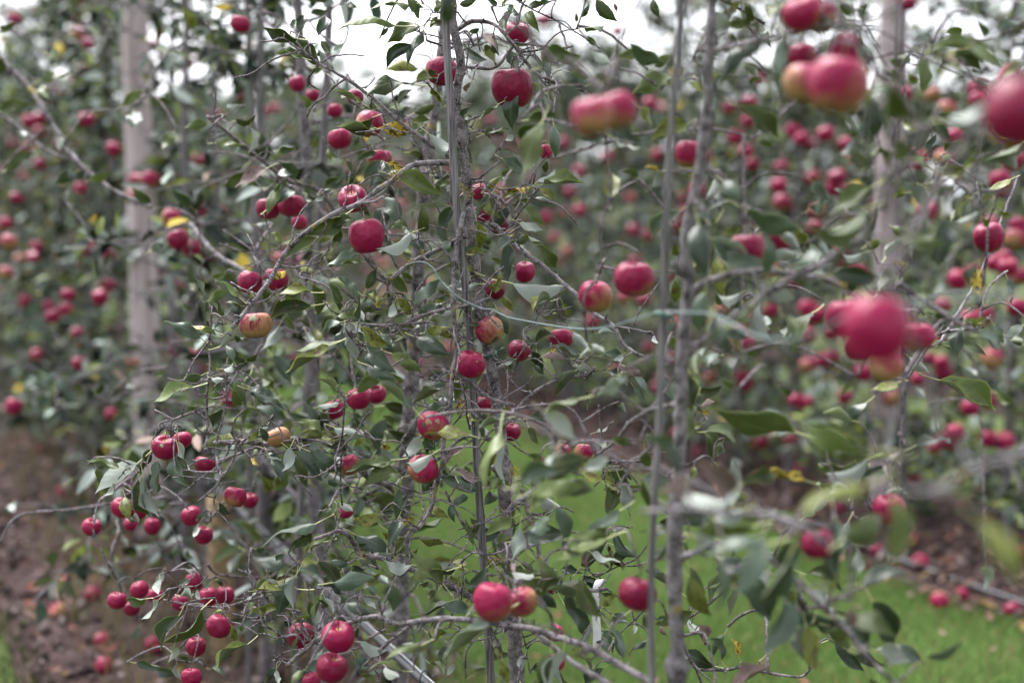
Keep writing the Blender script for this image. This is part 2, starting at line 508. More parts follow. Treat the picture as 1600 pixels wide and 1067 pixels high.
def col_mesh(name, V, Fc, C, material, parent=None, smooth=False):
    """numpy mesh with a point colour attribute 'col'"""
    me = bpy.data.meshes.new(name)
    V = np.asarray(V, dtype=np.float32); 
    nv = len(V); nf = len(Fc); k = Fc.shape[1]
    me.vertices.add(nv); me.vertices.foreach_set('co', V.ravel())
    me.loops.add(nf * k); me.loops.foreach_set('vertex_index', Fc.astype(np.int32).ravel())
    me.polygons.add(nf)
    me.polygons.foreach_set('loop_start', np.arange(0, nf * k, k, dtype=np.int32))
    try:
        me.polygons.foreach_set('loop_total', np.full(nf, k, dtype=np.int32))
    except Exception:
        pass
    me.polygons.foreach_set('use_smooth', np.full(nf, smooth))
    me.update(calc_edges=True)
    at = me.attributes.new('col', 'FLOAT_COLOR', 'POINT')
    cc = np.ones((nv, 4), dtype=np.float32); cc[:, :3] = C
    at.data.foreach_set('color', cc.ravel())
    me.materials.append(material)
    return me

def grass_patch(name, n, o0, o1, y0, y1, hmin, hmax, label, seed, power=1.0, cols=((0.062, 0.122, 0.026), (0.160, 0.250, 0.078))):
    r = np.random.default_rng(seed)
    u = r.random(n) ** power
    y = y0 + (y1 - y0) * u
    of = o0 + (o1 - o0) * r.random(n)
    of += 0.05 * np.sin(y * 3.1 + 1.0) * (np.abs(of - o1) < 0.2)
    x = (of - NY * y) / NX
    cl = np.sin(x * 4.1 + 1.7 * np.sin(y * 2.3)) * np.sin(y * 3.7 + x) * 0.5 + 0.5
    h = hmin + (hmax - hmin) * r.random(n) * (0.5 + 0.8 * cl)
    w = 0.0016 + 0.0018 * r.random(n)
    a = r.random(n) * 2 * np.pi
    lean = h * r.normal(0, 0.45, n); lb = r.random(n) * 2 * np.pi
    dx, dy = np.cos(a) * w, np.sin(a) * w
    lx, ly = np.cos(lb) * lean, np.sin(lb) * lean
    V = np.zeros((n, 5, 3))
    V[:, 0] = np.stack([x - dx, y - dy, np.zeros(n)], 1)
    V[:, 1] = np.stack([x + dx, y + dy, np.zeros(n)], 1)
    V[:, 2] = np.stack([x - dx * .8 + lx * .35, y - dy * .8 + ly * .35, h * .55], 1)
    V[:, 3] = np.stack([x + dx * .8 + lx * .35, y + dy * .8 + ly * .35, h * .55], 1)
    V[:, 4] = np.stack([x + lx, y + ly, h], 1)
    i = np.arange(n)[:, None] * 5
    T = np.concatenate([i + np.array([[0, 1, 3]]), i + np.array([[0, 3, 2]]), i + np.array([[2, 3, 4]])], 0)
    t = np.clip(0.55 * r.random(n) + 0.45 * cl, 0, 1)[:, None]
    c = np.array(cols[0]) * (1 - t) + np.array(cols[1]) * t
    dry = r.random(n) < 0.12
    c[dry] = (0.20, 0.155, 0.08)
    C = np.repeat(c, 5, axis=0)
    me = col_mesh(name, V.reshape(-1, 3), T, C, M['grass'])
    o = bpy.data.objects.new(name, me); COL.objects.link(o)
    tag(o, label, 'grass', kind='stuff')
    return o
grass_patch('grass', 130000, 1.46, 3.56, 3.6, 13.0, 0.02, 0.075, 'short bright green grass growing in the alley behind the near row', 3, 1.35)
grass_patch('grass', 14000, -0.6, 0.34, 3.2, 8.0, 0.02, 0.08, 'dark green grass edge at the lower left corner', 4, 1.0, ((0.02, 0.034, 0.009), (0.045, 0.062, 0.02)))
grass_patch('grass', 2600, 0.5, 1.5, 3.4, 9.0, 0.05, 0.26, 'dry straw-coloured weeds under the near row of trees', 5, 1.3, ((0.05, 0.055, 0.02), (0.15, 0.125, 0.07)))

def litter(name, n, regions, label, seed):
    r = random.Random(seed)
    V = []; T = []; C = []
    pal = [(0.20, 0.12, 0.10), (0.25, 0.16, 0.13), (0.15, 0.085, 0.07), (0.28, 0.21, 0.17), (0.09, 0.06, 0.05), (0.26, 0.18, 0.07), (0.11, 0.11, 0.06), (0.28, 0.11, 0.09)]
    for k in range(n):
        o0, o1, y0, y1 = regions[k % len(regions)]
        y = y0 + (y1 - y0) * r.random() ** 1.3
        p = rowpt(r.uniform(o0, o1), y, 0.045 if True else 0)
        L = r.uniform(0.04, 0.085) * (0.62 if n < 100 else 1); W = L * r.uniform(0.35, 0.5)
        q = Euler((r.gauss(0, 0.4), r.gauss(0, 0.4), r.uniform(0, 6.28))).to_matrix()
        cu = r.uniform(0.1, 0.6)
        b = len(V)
        for s, wv in ((0, 0.05), (0.3, 0.85), (0.65, 0.85), (1.0, 0.05)):
            for sg in (-1, 0, 1):
                z = cu * L * ((s - 0.5) ** 2) + abs(sg) * W * 0.25
                V.append(tuple(p + q @ Vector(((s - 0.5) * L, sg * wv * W / 2, z))))
        for i in range(3):
            for j in range(2):
                a = b + i * 3 + j
                T.append((a, a + 1, a + 4, a + 3))
        c = pal[r.randrange(len(pal))]; m_ = r.uniform(0.45, 0.95)
        C += [tuple(x * m_ for x in c)] * 12
    me = col_mesh(name, np.array(V), np.array(T), np.array(C), M['litter'], smooth=True)
    o = bpy.data.objects.new(name, me); COL.objects.link(o)
    tag(o, label, 'leaf litter', kind='stuff')
litter('leaf_litter', 900, [(0.35, 1.5, 3.2, 14.0)], 'fallen brown leaves scattered on the soil of the near row', 11)
litter('leaf_litter', 1500, [(3.4, 4.75, 4.6, 16.0)], 'fallen brown leaves scattered on the soil across the grass', 12)
litter('leaf_litter', 90, [(1.6, 3.6, 3.8, 9.0)], 'few dead leaves lying on the mown grass', 13)

def clods(name, n, o0, o1, y0, y1, label, seed):
    r = random.Random(seed); V = []; T = []; C = []
    for k in range(n):
        p = rowpt(r.uniform(o0, o1), y0 + (y1 - y0) * r.random() ** 1.4, 0.03)
        s = 0.008 + 0.03 * r.random() ** 3
        b = len(V)
        dirs = [(1, 0, 0), (-1, 0, 0), (0, 1, 0), (0, -1, 0), (0, 0, .8), (0, 0, -.6)]
        q = Euler((r.random() * 6, r.random() * 6, r.random() * 6)).to_matrix()
        for d in dirs:
            V.append(tuple(p + q @ (Vector(d) * s * r.uniform(0.6, 1.3))))
        for a in ((0, 2, 4), (2, 1, 4), (1, 3, 4), (3, 0, 4), (2, 0, 5), (1, 2, 5), (3, 1, 5), (0, 3, 5)):
            T.append(tuple(b + i for i in a))
        c = r.choice([(0.05, 0.034, 0.032), (0.075, 0.052, 0.05), (0.15, 0.12, 0.115), (0.03, 0.02, 0.02)])
        C += [c] * 6
    me = col_mesh(name, np.array(V), np.array(T), np.array(C), M['litter'], smooth=True)
    o = bpy.data.objects.new(name, me); COL.objects.link(o)
    tag(o, label, 'soil clods', kind='stuff')
clods('gravel', 3500, 0.33, 1.5, 3.0, 12.0, 'loose clods and pebbles on the near soil strip', 21)
clods('gravel', 3500, 3.52, 4.75, 4.5, 14.0, 'loose clods and pebbles on the soil across the grass', 22)

# ------------------------------------------------------------------ leaf shapes (shared meshes)
LEAF_RATIO = 0.40
def leaf_mesh(seed, top, under, name):
    r = random.Random(seed)
    ns = 9; vs_ = (-1, -0.55, 0, 0.55, 1)
    fold = r.uniform(0.05, 0.9); droop = r.uniform(-0.35, 0.9); tw = r.uniform(-1.3, 1.3)
    wav = r.uniform(0.03, 0.11); ph = r.uniform(0, 6.28); skew = r.uniform(-0.16, 0.16); fr = r.uniform(6, 10)
    curl = r.uniform(-0.6, 1.5)
    V = []; UV = []
    for layer in (0, 1):
        for i in range(ns + 1):
            s = i / ns
            w = 0.5 * LEAF_RATIO * (math.sin(math.pi * min(1, s ** 0.80)) ** 0.85 if 0 < s < 1 else 0.012)
            if s > 0.72: w *= 1 - 0.5 * ((s - 0.72) / 0.28) ** 0.8
            for v in vs_:
                edge = 1 + 0.05 * math.sin(i * 2.6 + ph) * (abs(v) == 1)
                y = v * w * edge
                z = abs(v) * w * fold - abs(v) ** 2 * w * curl * 0.5 * (1 - 0.3 * s) + wav * math.sin(fr * s + ph + (v > 0) * 1.4) * abs(v) * (s * (1 - s) * 4)
                a = tw * (s - 0.2)
                y, z = y * math.cos(a) - z * math.sin(a), y * math.sin(a) + z * math.cos(a)
                y += skew * math.sin(math.pi * s)
                z += droop * (s * (1 - s)) * 1.0 - layer * 0.012
                V.append((s, y, z)); UV.append((s, v))
    nb = (ns + 1) * 5
    Fs = []; mi = []
    for layer in (0, 1):
        for i in range(ns):
            for j in range(4):
                a = layer * nb + i * 5 + j
                q = (a, a + 5, a + 6, a + 1)
                Fs.append(q if layer == 1 else (a, a + 1, a + 6, a + 5)); mi.append(layer)
    # petiole
    b = len(V); pc = r.uniform(-0.10, 0.06)
    for i in range(5):
        t = i / 4
        x = -0.34 + 0.36 * t; z0 = pc * math.sin(math.pi * 0.5 * (1 - t)) - 0.004
        y0 = skew * 0.4 * (1 - t)
        rad = 0.013 if i else 0.018
        for k in range(3):
            an = 2 * math.pi * k / 3
            V.append((x, y0 + rad * math.cos(an), z0 + rad * math.sin(an))); UV.append((0, 0))
    for i in range(4):
        for k in range(3):
            k2 = (k + 1) % 3
            Fs.append((b + i * 3 + k, b + i * 3 + k2, b + i * 3 + 3 + k2, b + i * 3 + 3 + k)); mi.append(2)
    me = bpy.data.meshes.new(name)
    me.from_pydata(V, [], Fs)
    uvl = me.uv_layers.new(name='UVMap')
    for lp in me.loops:
        uvl.data[lp.index].uv = UV[lp.vertex_index]
    for m_ in (top, under, M['petiole']): me.materials.append(m_)
    me.polygons.foreach_set('material_index', mi)
    me.polygons.foreach_set('use_smooth', [True] * len(Fs))
    me.update()
    return me
NV = 14
LEAVES = {}
for t in 'gdpyYb':
    tp = LM[t]; un = LM['under'] if t in 'gdy' else LM[t]
    if t == 'p': tp, un = LM['d'], LM['p']          # pale ones show their underside
    LEAVES[t] = [leaf_mesh(100 + i, tp, un, 'leaf_' + t) for i in range(NV)]
leaf_count = {}
def put_leaf(tree, base, tip, wapp, typ, r=rnd, toward=None):
    """leaf blade from base to tip; its roll makes its width look wapp (m) from the camera"""
    tip = tip + (tip - base) * 0.10
    x = tip - base; L = x.length
    if wapp > 0.55 * L:                     # foreshortened: the tip comes nearer or goes back
        Lt = wapp / 0.5
        dz = math.sqrt(max(0, Lt * Lt - L * L)) * (1 if r.random() < 0.5 else -1)
        tip = tip + FW * dz * 0.8
        x = tip - base; L = x.length
    x.normalize()
    c = (CAM - (base + tip) * 0.5).normalized()
    u = x.cross(c)
    if u.length < 1e-4: u = Vector((1, 0, 0))
    u.normalize()
    n = u.cross(x) * -1
    if n.dot(c) < 0: n = -n
    q = max(0.35, min(1.0, wapp * 1.15 / (0.5 * L)))
    rho = math.acos(q)
    cand = [Matrix.Rotation(sg * rho, 3, x) @ n for sg in (1, -1)]
    cand.sort(key=lambda k: -k.z)
    nn = cand[0] if r.random() < 0.8 else cand[1]
    if typ == 'p': nn = -nn
    y = nn.cross(x).normalized()
    rot = Matrix((x, y, nn)).transposed().to_4x4()
    o = bpy.data.objects.new('leaf', LEAVES[typ][r.randrange(NV)])
    o.matrix_world = Matrix.Translation(base) @ rot @ Matrix.Diagonal((L, L, L, 1))
    mw = o.matrix_world.copy()
    COL.objects.link(o)
    o.parent = tree
    o.matrix_parent_inverse = Matrix.Translation(-tree.location)
    o.matrix_basis = mw
    leaf_count[tree.name] = leaf_count.get(tree.name, 0) + 1
    return base - x * 0.34 * L

# ------------------------------------------------------------------ apple shapes (shared meshes)
def apple_surf(t, ph, k=0):
    """unit apple, t from the stalk (0) to the eye (pi)"""
    sq = (0.97, 0.91, 1.02)[k]
    rr = math.sin(t) ** 0.92 * (1 + 0.07 * math.cos(t)) if 0 < t < math.pi else 0.0
    rr *= 1 + 0.035 * math.cos(5 * ph + k) * (t / math.pi) ** 2 + 0.02 * math.cos(2 * ph + 1.3 * k)
    z = sq * math.cos(t) - 0.36 * math.exp(-(t / 0.34) ** 2) + 0.20 * math.exp(-((math.pi - t) / 0.32) ** 2)
    x = rr * math.cos(ph); y = rr * math.sin(ph)
    z += 0.05 * x * (1 if k == 1 else -0.6)
    return Vector((x, y, z))
def apple_mesh(k, nu, nv):
    V = []; Fs = []
    V.append(apple_surf(0, 0, k))
    for i in range(1, nv):
        t = math.pi * (i / nv)
        for j in range(nu):
            V.append(apple_surf(t, 2 * math.pi * j / nu, k))
    V.append(apple_surf(math.pi, 0, k))
    for j in range(nu):
        Fs.append((0, 1 + j, 1 + (j + 1) % nu))
    for i in range(nv - 2):
        for j in range(nu):
            a = 1 + i * nu + j; b = 1 + i * nu + (j + 1) % nu
            Fs.append((a, a + nu, b + nu, b))
    e = len(V) - 1; st = 1 + (nv - 2) * nu
    for j in range(nu):
        Fs.append((e, st + (j + 1) % nu, st + j))
    me = bpy.data.meshes.new('apple'); me.from_pydata([tuple(v) for v in V], [], Fs)
    me.materials.append(M['apple']); me.polygons.foreach_set('use_smooth', [True] * len(Fs)); me.update()
    return me
AP = [apple_mesh(k, 28, 22) for k in range(3)]
AP_FAR = [apple_mesh(k, 16, 12) for k in range(3)]
mb = MB()
pts, rr_ = smooth_path([Vector((0, 0, 0.42)), Vector((0.02, 0.01, 0.75)), Vector((0.07, 0.02, 1.05)), Vector((0.16, 0.03, 1.32))], [0.045, 0.032, 0.032, 0.05], 0.15)
mb.tube(pts, rr_, 6)
STEM = mb.mesh('stem', M['stem'])
mb = MB()
for k in range(5):
    a = k * 2 * math.pi / 5
    d = Vector((math.cos(a), math.sin(a), 0)); s = Vector((-math.sin(a), math.cos(a), 0))
    b = len(mb.v)
    mb.v += [d * 0.02 - s * 0.05 + Vector((0, 0, -0.66)), d * 0.02 + s * 0.05 + Vector((0, 0, -0.66)), d * 0.14 + s * 0.035 + Vector((0, 0, -0.80)), d * 0.14 - s * 0.035 + Vector((0, 0, -0.80)), d * 0.16 + Vector((0, 0, -0.92))]
    mb.f += [(b, b + 1, b + 2, b + 3), (b + 3, b + 2, b + 4)]; mb.mi += [0, 0]
CALYX = mb.mesh('calyx', M['calyx'])

def patch_mesh(k, t0, ph0, size, material, name, seed, lift=1.006):
    r = random.Random(seed)
    V = []; Fs = []
    nr, na = 3, 14
    rad = [1 + r.uniform(-0.35, 0.35) for _ in range(na)]
    V.append(apple_surf(t0, ph0, k) * (lift + 0.004))
    for i in range(1, nr + 1):
        for j in range(na):
            a = 2 * math.pi * j / na
            q = size * rad[j] * i / nr
            V.append(apple_surf(t0 + q * math.sin(a), ph0 + q * math.cos(a) / max(0.3, math.sin(t0)), k) * (lift if i < nr else 0.998))
    for j in range(na):
        Fs.append((0, 1 + j, 1 + (j + 1) % na))
    for i in range(nr - 1):
        for j in range(na):
            a = 1 + i * na + j; b = 1 + i * na + (j + 1) % na
            Fs.append((a, a + na, b + na, b))
    me = bpy.data.meshes.new(name); me.from_pydata([tuple(v) for v in V], [], Fs)
    me.materials.append(material); me.polygons.foreach_set('use_smooth', [True] * len(Fs)); me.update()
    return me

apple_tops = []
def put_apple(pos, rad, label, group, yellow=0.3, dark=0.3, streak=0.3, tilt=None, detail=True, kind=None, spin=None, cat='apple'):
    k = rnd.randrange(3) if kind is None else kind
    o = bpy.data.objects.new('apple', (AP if detail else AP_FAR)[k])
    o.location = pos
    if tilt is None: tilt = (rnd.uniform(-0.35, 0.35), rnd.uniform(-0.3, 0.3))
    o.rotation_euler = (tilt[0], tilt[1], rnd.uniform(0, 6.28) if spin is None else spin)
    o.scale = (rad * rnd.uniform(0.95, 1.04), rad * rnd.uniform(0.95, 1.04), rad * rnd.uniform(0.92, 1.05))
    o.color = (yellow, dark, streak, 1)
    COL.objects.link(o)
    tag(o, label, cat, group)
    if detail:
        for nm, me in (('stem', STEM), ('calyx', CALYX)):
            c = bpy.data.objects.new(nm, me); COL.objects.link(c); c.parent = o
    m_ = Matrix.Translation(pos) @ Euler(o.rotation_euler).to_matrix().to_4x4() @ Matrix.Scale(rad, 4)
    apple_tops.append((m_ @ Vector((0.16, 0.03, 1.32)), o))
    return o

# ------------------------------------------------------------------ what the photograph shows, by picture tile
TILE = {}
for k, x, y in (('A', 400, 0), ('B', 680, 0), ('C', 400, 190), ('D', 680, 190), ('E', 400, 380), ('F', 680, 380), ('G', 400, 570), ('H', 680, 570),
                ('I', 400, 760), ('J', 680, 760), ('K', 400, 867), ('L', 680, 867), ('M', 220, 380), ('N', 140, 570), ('O', 160, 740), ('P', 160, 867)):
    TILE[k] = (x, y, 0.1875)
for k, x, y in (('Q', 960, 0), ('R', 1270, 0), ('S', 960, 210), ('T', 1270, 210), ('U', 960, 420), ('V', 1270, 420), ('W', 960, 630), ('X', 960, 847)):
    TILE[k] = (x, y, 0.20625)
for k, x, y in (('1', 0, 0), ('3', 1060, 0), ('4', 0, 350), ('6', 1060, 350), ('7', 0, 707), ('9', 1060, 707)):
    TILE[k] = (x, y, 0.3375)
TILE['0'] = (0, 0, 1.0)
def tpx(t, X, Y):
    x0, y0, s = TILE[t]
    return x0 + X * s, y0 + Y * s

# limbs: tree | tile | width px from>to | depth offset from the focus plane from>to | points
LIMBS = '''
f A 7>3 .02>-.03 1640,1330 1420,1180 1190,1010 950,800 720,640 500,515 400,430 340,350
f C 9>7 0>-.06 1640,345 1430,345 1270,380 1140,490 1030,560 900,660 750,730 670,755 430,910 270,1065 190,1190 100,1350 0,1480 -85,1580 -200,1720
f E 8>5 .02>0 1740,-60 1570,30 1300,160 1110,300 1000,220 930,150 885,100
f E 5>4 0>.02 1110,300 1095,390 1110,510
f 0 6>5 -.04>0 765,467 735,476 700,482 649,497 612,520
f E 5>3 0>0 1410,660 1200,680 890,675
f 0 8>6 -.03>-.03 724,330 712,395 708,470 710,500 715,545 709,568 706,590 703,640 701,665 693,692 691,728 681,760 675,790 666,806 655,824 640,826
f F 4>4 0>0 185,790 310,770
f 0 6>5 -.03>-.05 713,580 740,602 766,622 804,633
f H 7>4 .02>-.02 560,520 610,470 700,350 790,260 880,195 1050,115 1190,95 1290,70 1330,20
f H 3>3 -.01>.02 220,110 255,300 265,430 290,540
f H 5>5 .02>-.02 450,630 340,590 200,625 80,740 0,800
t 0 12>9 .38>.2 632,690 642,675 657,651 677,634 698,630
t 0 12>7 .4>.05 628,800 615,763 587,750 563,735 529,701 494,690 454,686 417,694 380,690 335,692
f N 5>3 .03>0 970,720 985,500 975,280 1000,100 1005,0 990,-160 1010,-290 1005,-490
f N 4>4 .02>-.02 975,460 890,395 760,430 690,450 540,375
f N 3>2 0>0 770,415 780,340
f N 3>2 0>0 880,390 900,335
f N 3>3 0>0 660,460 585,490 580,560
f N 3>3 -.01>-.01 690,455 675,510 680,610
t N 4>3 .05>.05 1060,640 1080,540 1130,380 1160,200 1240,50
f N 5>3 .02>-.02 960,700 1040,740 1070,830 1095,950 1010,1050 900,1140
f N 4>4 .02>.04 1060,805 1250,740 1400,690 1560,730 1700,700 1870,660
f G 3>3 -.05>-.04 740,280 730,450 715,650 705,900 705,1060 720,1170
f G 4>3 .1>.05 850,540 950,610 1050,625
v 0 6>5 .45>.4 215,735 192,754 174,769 155,782
v 0 5>4 .6>.6 0,847 30,806 111,796 179,786 260,776
f I 6>11 -.08>-.02 490,435 600,400 690,370 760,400 830,500 880,570 1070,600 1260,680 1500,770 1650,840 1800,930 2000,1060 2130,1170
f I 4>3 -.06>-.06 740,490 830,515
f I 3>3 -.06>-.04 770,640 850,590
f J 6>4 .02>-.02 560,640 380,550 330,490 270,370 150,170 80,30
f J 10>8 .0>.05 590,250 620,190 700,110 800,40 880,-60
f J 8>6 .05>.02 720,20 770,200 820,330 870,560 900,650 960,750
f J 4>3 .03>-.02 820,340 960,345 1070,360 1250,400 1470,430
f J 3>3 .03>.02 830,230 770,260 660,330
f J 3>2 .03>.02 850,485 780,500
f J 3>2 0>0 1340,755 1530,660
f J 10>6 .02>-.05 590,800 650,790 800,790 900,775 1050,820 1200,850 1320,870 1430,850
f J 4>4 0>0 720,745 860,735 1010,705
f J 5>4 0>0 480,740 310,700
n 0 12>7 -.55>-.1 1060,1110 1011,1063 980,1045 914,1009 867,994 836,983 781,975 700,966 621,974 589,963 542,974 500,996 479,1013 449,1039
n 0 10>8 -.5>-.35 1010,1110 948,1066 905,1041 873,1017 839,989
n K 5>3 -.05>-.05 430,770 350,680 320,660 180,690 90,655
n K 4>3 -.05>-.05 320,870 220,865 130,880
n K 7>5 -.2>-.15 1300,580 1140,700 1000,820 900,920
n K 5>4 -.15>-.15 1080,620 940,690
n K 4>3 -.1>-.1 640,520 570,460 540,400
n K 4>3 -.1>-.1 760,530 680,420
f P 5>3 .2>.1 1640,470 1460,450 1280,525 1130,500
f P 4>3 .2>.1 1460,450 1430,410 1330,385 1200,385 1030,430 860,430 700,410 510,370
f B 7>5 0>-.03 190,250 300,180 400,180 480,200 560,260 610,330 660,380 720,470 780,550 850,620 1000,690
f B 4>3 -.02>-.02 850,620 920,710 1030,790
f B 6>5 .02>-.02 220,560 330,565 480,570 560,510 600,450 640,400
f B 3>3 0>0 700,440 800,430 900,410
f B 3>2 0>0 240,260 310,345
f A 4>4 .03>0 1420,340 1550,380 1640,400
f B 3>3 .02>.02 520,190 490,110 470,60
f B 3>2 .1>.15 700,20 830,90 1000,170 1160,265
f D 5>3 0>0 320,480 370,470 430,420 490,370 540,330
f D 4>3 0>0 240,200 260,190 300,150
f D 5>4 0>0 240,510 380,500
f D 5>3 .12>.1 400,600 540,640 650,820 590,950
f D 4>3 .12>.05 650,830 760,690 870,550
f D 4>3 .12>.12 330,820 400,850 500,920
f 0 9>5 .08>-.1 770,350 804,382 830,402 849,417 867,432 901,461 931,491 957,507 970,532 990,550 1012,560
f F 4>4 .05>.05 860,590 940,490 1040,400 1090,340
f U 4>3 -.08>-.08 0,440 100,450 200,470 300,500
f F 3>3 .06>.06 740,810 740,720 820,680 860,590
f E 3>3 -.02>0 930,860 840,840 800,800 740,700
f E 3>2 -.02>0 690,600 620,550 560,480
t E 4>4 .25>.2 790,850 800,1060 830,1200 845,1300
v 1 10>7 1.15>.9 -60,150 0,270 120,390 200,500 280,640 370,760 520,880 700,960
v 1 7>6 1.1>1.0 -40,500 120,620 220,700 350,750
v 1 7>5 .8>.35 1640,1100 1560,990 1470,880 1320,830 1220,750 1100,650 960,540
v 4 8>6 .9>.6 880,0 990,130 1120,210 1300,330
v 4 5>4 .6>.35 1260,0 1180,130 1200,190
n X 5>4 -.25>0 480,640 540,810 600,930 620,960 660,1060 700,1160
n X 5>4 0>0 640,965 850,965 960,945 1120,980 1300,1010 1420,1015 1500,940
n X 5>4 -.3>0 1200,110 1140,135 1080,150 970,210 890,280 820,370 760,430 680,495 600,550 560,575
n X 11>7 -.63>-.7 500,130 660,50 760,20 880,0 980,10 1060,50 1180,130 1300,220 1400,310 1500,400 1600,510 1760,660 1950,900 2120,1060
n U 13>9 -.62>-.6 560,230 610,160 740,90 900,40 1090,20 1300,30 1450,60 1600,80 1750,140
n 0 12>8 -.6>-.95 1070,560 1110,525 1168,480 1191,463 1270,418 1301,402 1322,389 1348,371 1363,346 1369,323 1385,292 1402,268 1427,241 1443,210 1470,170
r 0 10>8 -.95>-.9 1346,72 1373,113 1404,144 1435,192
r 0 7>6 -.95>-.95 1406,-60 1404,62 1406,113 1402,165 1398,219 1385,292
n 0 9>5 -.62>-.95 1108,82 1158,70 1216,58 1260,45 1311,37 1338,35 1373,29 1394,16 1412,2
r 0 6>4 -.9>-.85 1500,95 1526,128 1546,153 1538,186 1532,219 1524,262 1522,310 1527,325
r 0 9>6 -.6>-.6 1402,441 1431,463 1466,484 1493,502 1530,520
n 0 7>4 -.5>-.4 1415,500 1412,554 1412,595 1410,639 1406,708 1397,720 1384,764 1360,808 1345,839
r 0 10>7 -1.0>-.95 1290,850 1260,825 1195,805 1120,800 1060,796 1000,800
r 0 16>11 -1.3>-1.45 1680,680 1600,707 1515,737 1465,764 1414,771
n 0 8>5 -.62>-.55 1094,262 1123,272 1141,284 1152,303 1158,323 1162,350
n 0 5>4 -.8>-.75 1010,-40 1003,0 981,35 968,68 964,110 966,150
n 0 3>3 -.45>-.4 952,318 942,336 939,360 940,404 931,420 933,436
n 0 8>4 -.6>-.2 1064,630 1020,640 985,660 960,690 925,715
n W 5>4 -.1>0 200,440 100,440 0,440 -120,450
'''
TRUNKS = {   # pixel, pixel, width px ; depth
 'focus': (2.62, [(703, -330, 8), (703, -160, 11), (704, -40, 13), (708, 40, 14), (720, 90, 14), (718, 120, 13), (712, 150, 14), (718, 200, 15), (727, 260, 16), (735, 350, 16), (742, 420, 17), (754, 500, 18), (765, 560, 18), (778, 640, 19), (786, 720, 19), (790, 800, 20), (794, 880, 21), (801, 950, 22), (808, 1067, 24), (812, 1200, 27), (813, 1420, 31), (813, 1590, 38)]),
 'near': (1.97, [(1118, -620, 8.2), (1114, -300, 11.5), (1113, -60, 13.9), (1111, 60, 14.8), (1106, 113, 14.8), (1108, 165, 15.6), (1100, 215, 16.4), (1093, 270, 16.4), (1080, 330, 17.2), (1072, 396, 18.0), (1076, 450, 18.9), (1069, 510, 18.9), (1066, 560, 18.9), (1064, 640, 19.7), (1060, 740, 19.7), (1054, 850, 21.3), (1055, 940, 22.1), (1058, 1012, 23.0), (1058, 1150, 25.4), (1054, 1500, 31.2), (1054, 1990, 41.0)]),
 'second': (3.02, [(699, -250, 7), (697, -90, 9), (694, 20, 11), (688, 90, 12), (681, 160, 13), (672, 220, 15), (663, 300, 16), (655, 390, 18), (650, 480, 19), (643, 600, 20), (637, 670, 22), (634, 720, 21), (631, 800, 22), (628, 900, 23), (626, 1000, 25), (624, 1200, 29), (624, 1404, 36)]),
}
CANES = [   # name of the tree it holds, depth, width px, points
 ('focus', 2.58, 13, [(692, -260), (694, -100), (697, 40), (702, 140), (707, 230), (713, 320), (721, 400), (731, 480), (736, 560), (742, 650), (746, 740), (751, 810), (757, 900), (762, 980), (770, 1120), (790, 1590)]),
 ('near', 1.93, 11.5, [(1070, -420), (1066, -60), (1063, 40), (1058, 110), (1050, 190), (1043, 300), (1038, 420), (1036, 500), (1031, 640), (1024, 750), (1020, 830), (1018, 900), (1017, 990), (1020, 1100), (1030, 1500), (1040, 2020)]),
]

